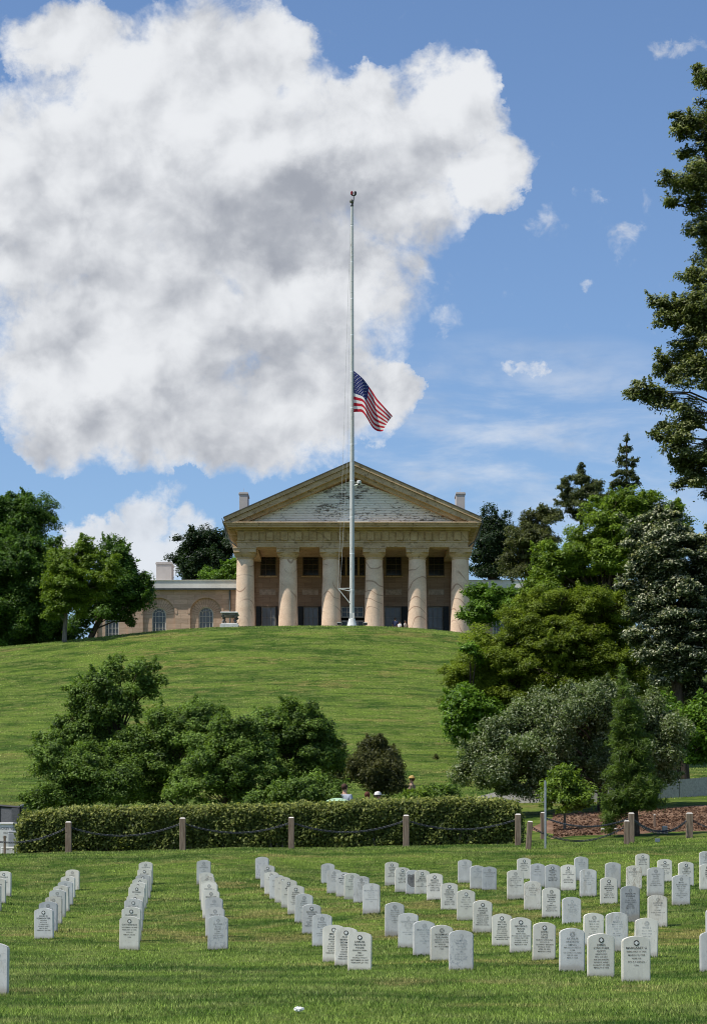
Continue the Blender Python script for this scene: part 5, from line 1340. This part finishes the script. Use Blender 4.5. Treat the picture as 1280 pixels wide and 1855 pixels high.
tree('locust_tree', 'small green tree before the right end of the portico with its trunk showing', 'tree', 142, 868, [(862,1072,20,13),(875,1095,30,18),(850,1118,24,14),(885,1120,28,14),(905,1080,34,20),(930,1100,36,26),(872,1060,9,7)], 'mid', .22, group=RG, top=(872,1090), twigs=6)
tree('honey_locust', 'huge yellow green feathery tree spreading over the right slope', 'tree', 106, 1010, [(960,1100,60,30),(1060,1100,60,34),(1010,1130,70,34),(900,1160,50,28),(1100,1140,70,40),(950,1180,80,36),(1050,1190,80,40),(860,1205,45,26),(1150,1190,60,40),(900,1230,80,32),(1000,1240,90,38),(1100,1240,80,38),(840,1250,46,28),(820,1215,24,11),(1160,1245,60,40),(920,1270,90,30),(1020,1085,40,22),(1135,1095,40,30),(920,1125,30,22),(980,1160,60,30),(1100,1100,50,30),(880,1235,50,30),(960,1215,60,30),(1060,1230,60,30),(1180,1230,40,40)], 'feather', .6, group=RG, twigs=6)
tree('shade_tree', 'darker green tree below the feathery one at the edge of the lawn', 'tree', 104, 850, [(838,1262,42,26),(850,1300,45,34),(830,1320,30,26),(870,1340,50,32),(815,1290,20,18),(850,1175,16,12),(862,1190,18,12),(900,1310,50,36)], 'mid', .35, group=RG)
tree('spruce_tree', 'dark evergreen with whitish branch tips at the right edge', 'tree', 98, 1235, [(1168,960,34,30),(1205,950,30,24),(1160,1010,36,34),(1215,1000,50,40),(1150,1060,28,30),(1200,1065,56,44),(1255,1020,44,60),(1160,1120,36,36),(1225,1120,60,50),(1185,1175,50,36),(1250,1190,50,44),(1215,1225,50,34),(1265,1260,36,32),(1300,1120,50,130),(1192,930,10,16)], 'cedar', .6, group=RG)
tree('evergreen_tree', 'towering dark evergreen whose ragged side enters at the right edge of the sky', 'tree', 88, 1345, [(1274,150,17,34),(1262,125,7,14),(1255,222,38,28),(1225,210,12,10),(1243,242,24,12),(1243,277,19,10),(1275,262,24,26),(1245,335,46,30),(1203,325,20,11),(1212,368,16,14),(1262,372,28,24),(1275,330,28,46),(1256,418,20,15),(1278,425,14,22),
   (1256,500,28,18),(1240,558,52,32),(1195,548,18,18),(1205,578,24,18),(1260,600,40,40),(1235,640,30,28),(1192,652,16,12),(1212,668,22,18),(1250,680,40,40),(1160,708,28,16),(1145,712,12,12),(1195,718,26,22),(1240,740,36,30),(1196,770,14,10),(1205,790,24,18),(1240,800,38,34),(1265,840,30,40),(1232,840,20,16),(1255,875,32,20),(1225,880,14,9),(1275,560,26,50),(1320,250,50,120),(1320,600,60,200),(1320,860,50,80)], 'cedar2', .9, group=RG, top=(1335,120), kf=.7, twigs=5, limb=.07, hor=True, fill=0, grow=1.08)
tree('shade_tree', 'dark tree low at the right edge above the pale wall', 'tree', 92, 1214, [(1265,1300,34,30),(1230,1320,34,28),(1270,1350,30,28),(1240,1365,30,20),(1300,1330,40,60),(1215,1290,34,26)], 'mid', .75, group=RG, top=(1230,1310))
tree('crabapple_tree', 'broad pale grey green weeping tree in front of the right hand tree bank', 'tree', 79, 1092, [(1040,1268,70,26),(1110,1262,60,26),(960,1295,60,30),(1180,1285,50,26),(900,1330,46,28),(1030,1320,90,40),(1130,1320,90,40),(1210,1335,38,28),(870,1375,46,34),(950,1370,70,44),(1050,1375,70,34),(1150,1370,60,40),(850,1405,28,28),(900,1415,50,30),(960,1425,34,24),(1080,1400,40,24),(1190,1400,34,30)], 'pale', .40, group=RG, top=(1085,1330), twigs=6)
tree('pine_tree', 'young leaning pine standing in the mulch bed at right', 'tree', 64, 1152, [(1125,1215,5,14),(1127,1240,9,14),(1130,1265,14,16),(1127,1290,20,16),(1150,1290,18,16),(1135,1320,26,18),(1155,1345,30,20),(1120,1350,22,18),(1140,1375,28,18),(1168,1385,22,18),(1112,1400,20,14),(1150,1415,34,20),(1178,1422,20,20),(1108,1440,20,16),(1165,1450,30,20),(1186,1455,16,14),(1120,1465,30,16),(1100,1482,18,14),(1105,1505,12,10)], 'pine', .17, top=(1123,1212), twigs=7, hor=True, limb=.12)
tree('sapling', 'slim young tree with a small round crown left of the pine', 'tree', 70, 1022, [(1022,1405,30,16),(1000,1425,26,16),(1045,1430,28,16),(1022,1445,40,16),(990,1452,20,10),(1055,1458,18,9),(1022,1392,14,8)], 'sap', .08, BKG, top=(1022,1400), twigs=4)
# garden trees and shrubs behind the hedge
SG = 'shrubs and small trees behind the clipped hedge'
tree('apple_tree', 'tallest of the small trees behind the hedge, leaning crown with a gap under it', 'tree', 74, 215, [(215,1218,38,24),(250,1215,34,20),(180,1240,40,26),(235,1245,44,24),(285,1232,22,14),(150,1270,34,24),(200,1270,44,22),(128,1305,30,22),(165,1300,36,22),(95,1335,30,16),(140,1340,44,26),(72,1340,14,8),(185,1325,40,26),(210,1350,34,26),(120,1360,50,26),(165,1355,40,24),(230,1290,26,18)], 'shrub', .22, group=SG, top=(218,1235), twigs=6)
tree('garden_tree', 'low bushy tree at the left end of the hedge', 'tree', 71, 130, [(110,1385,46,32),(80,1425,34,26),(140,1425,50,30),(70,1450,26,18),(170,1385,44,32),(190,1425,40,30),(120,1450,50,20),(210,1390,36,34),(90,1360,34,22),(225,1430,34,30),(60,1462,18,12)], 'shrub', .16, group=SG)
tree('garden_tree', 'bushy tree behind the middle left of the hedge', 'tree', 73, 330, [(300,1305,46,26),(350,1300,40,22),(270,1335,44,30),(330,1345,54,34),(250,1380,50,34),(310,1395,50,34),(250,1425,50,30),(290,1440,40,20),(395,1290,22,14),(240,1350,34,26),(320,1300,60,24),(370,1310,30,22),(410,1330,34,24)], 'shrub', .16, group=SG)
tree('garden_tree', 'mid green bushy tree behind the second post from the left', 'tree', 70, 400, [(400,1330,44,34),(380,1370,48,36),(430,1360,48,36),(350,1420,46,34),(410,1415,60,36),(460,1410,40,34),(420,1445,60,18),(450,1330,34,30),(360,1340,30,26),(480,1370,30,30)], 'shrub', .16, group=SG)
tree('garden_tree', 'rounded bushy tree just left of the dark round bush, arching at top', 'tree', 74, 520, [(480,1300,34,22),(530,1292,44,22),(575,1298,30,22),(500,1335,50,34),(560,1335,50,34),(590,1320,20,26),(520,1380,54,36),(580,1375,34,30),(490,1400,40,30),(545,1395,20,20),(460,1330,24,26),(600,1350,20,24),(610,1380,18,20)], 'shrub', .18, group=SG, twigs=5)
tree('shrub', 'pale leaved shrub just above the hedge left of the green umbrella', 'shrub', 68, 555, [(550,1430,50,22),(520,1445,40,16),(590,1420,30,20),(580,1440,24,16),(470,1445,40,14)], 'shrub', .08, group=SG)
tree('shrub', 'thin brownish shrub beside the dark round bush', 'shrub', 76, 612, [(608,1360,18,26),(615,1395,20,26),(600,1420,20,16)], 'olive', .08, group=SG)
tree('holly_bush', 'dark dense rounded bush right of the garden trees', 'shrub', 69, 680, [(678,1352,24,18),(660,1375,26,24),(700,1375,26,24),(680,1395,40,30),(658,1402,26,22),(705,1415,28,26),(690,1420,30,14)], 'shrubd', .14, group=SG)
tree('shrub', 'low yellowish green shrub right of the dark round bush', 'shrub', 68, 752, [(745,1440,22,9),(770,1433,14,10),(730,1444,18,8),(760,1444,26,8)], 'sap', .06, group=SG)
tree('shrub', 'low grey green shrub below the weeping tree at the hedge top', 'shrub', 69, 800, [(795,1432,20,14),(815,1440,20,12),(785,1444,22,9)], 'shrub', .06, group=SG)
tree('garden_stake_plant', 'tiny staked plant standing alone low on the hill lawn', 'plant', 104, 789, [(789,1374,3,5),(791,1382,3,4)], 'shrubd', .05, group=None, limbs=False, top=(789,1374))

# the clipped hedge
def hedge():
    Yf = 62.3; Yb = 64.3; st = dict(S_['shrub']); st = dict(L=.062, W=.040)
    m = leaf_mat('clipped hedge leaves', (.030,.052,.010), (.290,.330,.075), tip=(.50,.50,.14), rough=.6)
    tops = [(33,1500),(45,1478),(75,1469),(120,1465),(200,1463),(320,1462),(430,1460),(560,1457),(640,1453),(740,1449),(850,1446),(900,1448),(925,1455),(938,1475),(943,1500)]
    P = [at(px, py, Yf) for px, py in tops]; X_ = np.array([p.x for p in P]); Zt = np.array([p.z for p in P])
    x0, x1 = X_[0], X_[-1]
    o3 = np.array([(x0+x1)/2, (Yf+Yb)/2, gz((x0+x1)/2, Yf)])
    topz = lambda x: np.interp(x, X_, Zt)+.02*np.sin(x*3.1)+.015*np.sin(x*7.7)
    n = 72000; f = rng.choice(4, n, p=[.50, .30, .12, .08]); x = rng.uniform(x0, x1, n); 
    gzv = gfast(x, np.full(n, Yf)); tz_ = topz(x)
    # rounded shoulders: y inset near the top
    y = np.empty(n); z = np.empty(n); N = np.zeros((n, 3))
    a = f == 0; v = rng.uniform(0, 1, n)**.85
    z[a] = (gzv+v*(tz_-gzv))[a]; sh = np.clip((z-(tz_-.28))/.28, 0, 1)
    bulge = .07*np.sin(x*2.2+z*3)+.05*np.sin(x*5.1-z*6)
    y[a] = (Yf+.22*(1-np.sqrt(np.clip(1-sh**2, 0, 1)))+bulge*.8-.1*v+.1)[a]; N[a] = (-.35, -.75, .9)
    a = f == 1; yy_ = rng.uniform(Yf+.1, Yb, n); z[a] = (tz_-.05*np.abs(np.sin(yy_*4)))[a]; y[a] = yy_[a]; N[a] = (0, -.2, 1)
    a = f == 2; y[a] = Yb+rng.normal(0, .04, a.sum()); z[a] = (gzv+rng.uniform(0, 1, n)*(tz_-gzv))[a]; N[a] = (0, 1, .3)
    a = f == 3; s = rng.integers(0, 2, n); zz3 = rng.uniform(0, 1, n)
    ht_ = 1.2; xe_ = np.where(s == 0, x0+.02+.45*np.clip(zz3-.55, 0, 1)**2*2, x1-.02-.45*np.clip(zz3-.55, 0, 1)**2*2)
    x[a] = (xe_+rng.normal(0, .05, n))[a]; gz2 = gfast(x, np.full(n, Yf)); z[a] = (gz2+zz3*ht_)[a]; y[a] = rng.uniform(Yf+.1, Yb, n)[a]; N[a] = np.stack([np.where(s == 0, -1., 1.), np.zeros(n), np.full(n, .3)], -1)[a]
    C = np.stack([x, y, z], -1)+rng.normal(0, .045, (n, 3)); N = N*.9+unit(n)*.85; N /= np.linalg.norm(N, axis=1)[:, None]
    tip_lit = np.where((z > tz_-.18) & (rng.uniform(0, 1, n) < .35), rng.uniform(.3, .9, n), np.where(rng.uniform(0, 1, n) < .05, .6, 0))  # leaves near the top yellowed to paint the sunlit top
    e = empty('hedge', o3); tag(e, 'long low clipped hedge running behind the chain fence', 'hedge')
    st2 = dict(L=.085, W=.055)
    link('foliage', leaves_mesh('foliage', C-o3, N, st2, tip_lit), m, e)
    # solid dark core, coloured as the shade inside the hedge; stops see-through
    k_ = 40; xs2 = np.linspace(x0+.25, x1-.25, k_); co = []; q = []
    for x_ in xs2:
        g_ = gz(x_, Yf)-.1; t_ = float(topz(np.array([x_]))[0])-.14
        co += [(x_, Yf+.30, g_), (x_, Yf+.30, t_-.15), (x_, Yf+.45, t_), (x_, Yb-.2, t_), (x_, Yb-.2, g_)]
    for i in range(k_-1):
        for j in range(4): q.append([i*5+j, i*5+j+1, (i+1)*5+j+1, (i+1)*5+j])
    co = np.array(co)-o3; me = raw_mesh('inner_dark_core', co, q, attrs=None)
    link('inner_dark_core', me, simple('shaded hedge core', (.020,.022,.010), .95, .5, 8), e)
    # some twigs and stems seen in the lower part
    b = MB()
    for i in range(150):
        x_ = random.uniform(x0+.2, x1-.2); y_ = Yf+random.uniform(.12, .28); g_ = gz(x_, Yf)
        b.tube([(x_-o3[0], y_-o3[1], g_-o3[2]), (x_+random.uniform(-.15, .15)-o3[0], y_-o3[1], g_+.5-o3[2]), (x_+random.uniform(-.3, .3)-o3[0], y_-o3[1], g_+1.0-o3[2])], [.018, .012, .005], 4)
    b.build('stems', BKG, e)
hedge()
# small white flowers of stone chips at the foot of the first post
# ------------------------------------------------------------------ people
def skin_mesh(name, verts, edges, radii, mat, parent=None, sub=1, extra=None):
    me = bpy.data.meshes.new(name+'_s'); bm = bmesh.new(); sk = bm.verts.layers.skin.verify()
    vs = []
    for i, p in enumerate(verts):
        v = bm.verts.new(p); v[sk].radius = (radii[i], radii[i]) if not hasattr(radii[i], '__len__') else radii[i]; v[sk].use_root = (i == 0); vs.append(v)
    for a, c in edges: bm.edges.new((vs[a], vs[c]))
    bm.to_mesh(me); bm.free()
    o = bpy.data.objects.new(name, me); COL.objects.link(o)
    s = o.modifiers.new('s', 'SKIN'); s.use_smooth_shade = True; u = o.modifiers.new('u', 'SUBSURF'); u.levels = sub; u.render_levels = sub
    dg = bpy.context.evaluated_depsgraph_get(); m2 = bpy.data.meshes.new_from_object(o.evaluated_get(dg)); bpy.data.objects.remove(o)
    if extra:
        b2 = bmesh.new(); b2.from_mesh(m2); extra(b2); b2.to_mesh(m2); b2.free()
    m2.polygons.foreach_set('use_smooth', np.ones(len(m2.polygons), bool)); m2.materials.clear()
    return link(name, m2, mat, parent)
M_SKIN = simple('light skin', (.50,.30,.21), .6, .08); M_SKIND = simple('tanned skin', (.30,.17,.11), .6, .08)
def person(loc, h, face, label, shirt, trousers, hair, skin=None, hat=None, brim=False):
    """face: heading the figure looks towards, 0 = towards the camera"""
    skin = skin or M_SKIN
    e = empty('person', loc, face); tag(e, label, 'person'); k_ = h/1.72
    S = lambda x, y, z: (x*k_, y*k_, z*k_)
    V = [S(0,0,.95), S(0,0,1.12), S(0,.0,1.34), S(0,0,1.46), S(0,-.005,1.53), S(0,-.01,1.60), S(0,-.01,1.66)]
    Rr = [(.135,.10),(.13,.095),(.155,.10),(.075,.07),(.05,.05),(.072,.088),(.06,.075)]
    E = [(0,1),(1,2),(2,3),(3,4),(4,5),(5,6)]
    for s in (-1, 1):
        i0 = len(V); V += [S(s*.17,0,1.40), S(s*.21,.02,1.15), S(s*.23,-.05,.92), S(s*.23,-.07,.86)]; Rr += [.058,.045,.034,.030]; E += [(2,i0),(i0,i0+1),(i0+1,i0+2),(i0+2,i0+3)]
        for f in range(4):
            j = len(V); fy = -.10+.022*f; V += [S(s*.235,fy,.82), S(s*.232,fy-.012,.775-.006*abs(f-1.5)), S(s*.222,fy-.016,.745)]; Rr += [.0095,.009,.007]; E += [(i0+3,j),(j,j+1),(j+1,j+2)]
        j = len(V); V += [S(s*.215,-.115,.84), S(s*.205,-.13,.80)]; Rr += [.011,.008]; E += [(i0+3,j),(j,j+1)]
        i1 = len(V); V += [S(s*.09,0,.86), S(s*.10,-.01,.48), S(s*.10,.01,.09), S(s*.11,-.14,.035)]; Rr += [.088,.06,.042,.032]; E += [(0,i1),(i1,i1+1),(i1+1,i1+2),(i1+2,i1+3)]
    Rr = [tuple(q*k_ for q in r) if hasattr(r, '__len__') else r*k_ for r in Rr]
    def face_bits(bm):
        bmesh.ops.create_cone(bm, segments=6, radius1=.016*k_, radius2=.004*k_, depth=.03*k_, cap_ends=True, matrix=Matrix.Translation(S(0,-.098,1.595)) @ Matrix.Rotation(math.pi/2, 4, 'X'))
        for s in (-1, 1): bmesh.ops.create_uvsphere(bm, u_segments=6, v_segments=5, radius=1, matrix=Matrix.Translation(S(s*.076,0,1.60)) @ Matrix.Diagonal((.010*k_,.02*k_,.03*k_,1)))
    skin_mesh('body', V, E, Rr, skin, e, 1, face_bits)
    b = MB()
    for s in (-1, 1): b.ball(S(s*.030,-.088,1.612), .009*k_, 6, 4)
    b.ball(S(0,-.088,1.555), .013*k_, 8, 4, (1.5,.4,.35)); b.build('eyes_and_mouth', simple('dark feature', (.05,.02,.02), .5) if 'dark feature' not in bpy.data.materials else bpy.data.materials['dark feature'], e)
    TV = [S(0,0,.93), S(0,0,1.12), S(0,0,1.34), S(0,0,1.44)]; TR = [(.15,.115),(.145,.11),(.168,.115),(.085,.08)]; TE = [(0,1),(1,2),(2,3)]
    for s in (-1, 1): i0 = len(TV); TV += [S(s*.175,0,1.40), S(s*.205,.015,1.20)]; TR += [.07,.062]; TE += [(2,i0),(i0,i0+1)]
    skin_mesh('shirt', TV, TE, [tuple(q*k_ for q in r) if hasattr(r, '__len__') else r*k_ for r in TR], simple(label[:24]+' shirt', shirt, .85, .1), e)
    LV = [S(0,0,.97), S(0,0,.90)]; LR = [(.145,.11),(.14,.11)]; LE = [(0,1)]
    for s in (-1, 1): i0 = len(LV); LV += [S(s*.09,0,.84), S(s*.10,-.01,.48), S(s*.10,.01,.12)]; LR += [.10,.075,.06]; LE += [(1,i0),(i0,i0+1),(i0+1,i0+2)]
    skin_mesh('trousers', LV, LE, [tuple(q*k_ for q in r) if hasattr(r, '__len__') else r*k_ for r in LR], simple(label[:24]+' trousers', trousers, .85, .1), e)
    b = MB(); b.ball(S(0,.012,1.645), .092*k_, 14, 9, (.88,1.08,.95)); 
    for v in list(b.bm.verts):
        if v.co.z < 1.60*k_ and v.co.y < 0: v.co.y = max(v.co.y, -.02*k_); 
    b.build('hair', simple(label[:24]+' hair', hair, .8), e, smooth=True)
    if hat:
        b = MB(); b.lathe([(.108*k_, 1.665*k_), (.105*k_, 1.70*k_), (.085*k_, 1.745*k_), (.03*k_, 1.765*k_), (.001, 1.768*k_)], n=16)
        b.lathe([(.115*k_ if not brim else .17*k_, 1.662*k_), (.112*k_ if not brim else .17*k_, 1.674*k_)], n=16)
        if not brim: b.box(-.07*k_, .07*k_, -.20*k_, -.09*k_, 1.655*k_, 1.668*k_)
        b.build('hat', simple(label[:24]+' hat', hat, .85, .1), e, smooth=True)
    return e
def stand(px, ptop, Yd, face, label, *a, floor=None, **kw):
    p = at(px, ptop, Yd); zf = floor if floor is not None else gz(p.x, Yd); extra = .04 if kw.get('hat') else 0
    h = p.z-zf-extra
    return person((p.x, Yd, zf), max(h, 1.2), face, label, *a, **kw)
stand(715.5, 1119, 168.9, 2.8, 'person in a dark blue shirt, leftmost of three on the porch', (.03,.04,.10), (.05,.05,.06), (.015,.012,.01), floor=FLOOR, skin=M_SKIND)
stand(723.5, 1125, 168.5, 2.4, 'person in a white shirt with black hair, middle of three on the porch', (.65,.64,.64), (.12,.12,.14), (.015,.012,.01), floor=FLOOR)
stand(733.5, 1124, 168.7, 1.2, 'person in a pale printed shirt, rightmost of three on the porch', (.55,.50,.44), (.20,.16,.12), (.03,.02,.015), floor=FLOOR, skin=M_SKIND)
stand(624, 1420, 67.5, 2.6, 'person in a pale blue and grey top standing behind the hedge near the green umbrella', (.34,.38,.44), (.2,.2,.2), (.06,.03,.02))
stand(665, 1434.5, 66.2, 2.9, 'person with reddish brown hair showing only the head above the hedge', (.25,.10,.08), (.1,.1,.1), (.10,.035,.02), hat=None)
stand(684, 1434, 66.0, 1.9, 'person wearing a white cap, head and red shoulders just above the hedge', (.50,.10,.05), (.2,.2,.2), (.1,.08,.06), hat=(.72,.68,.64))
stand(745.5, 1405, 77.0, -2.0, 'person in a yellow sun hat behind the low shrubs right of the dark bush', (.30,.22,.15), (.2,.2,.2), (.1,.05,.03), hat=(.55,.38,.13), brim=True)
# green umbrella just above the hedge
p = at(611, 1445.5, 65.4); um = empty('umbrella', (p.x, 65.4, p.z-.9)); tag(um, 'pale green umbrella top just above the hedge', 'umbrella')
b = MB(); b.lathe([(.34, .80), (.30, .835), (.2, .875), (.08, .897), (.001, .90)], n=16, caps=False); b.build('canopy', simple('pale green cloth', (.36,.52,.34), .8, .08), um)
b = MB(); b.tube([(0, 0, 0), (0, 0, .895)], .008, 6); b.build('shaft', M_DARK, um)
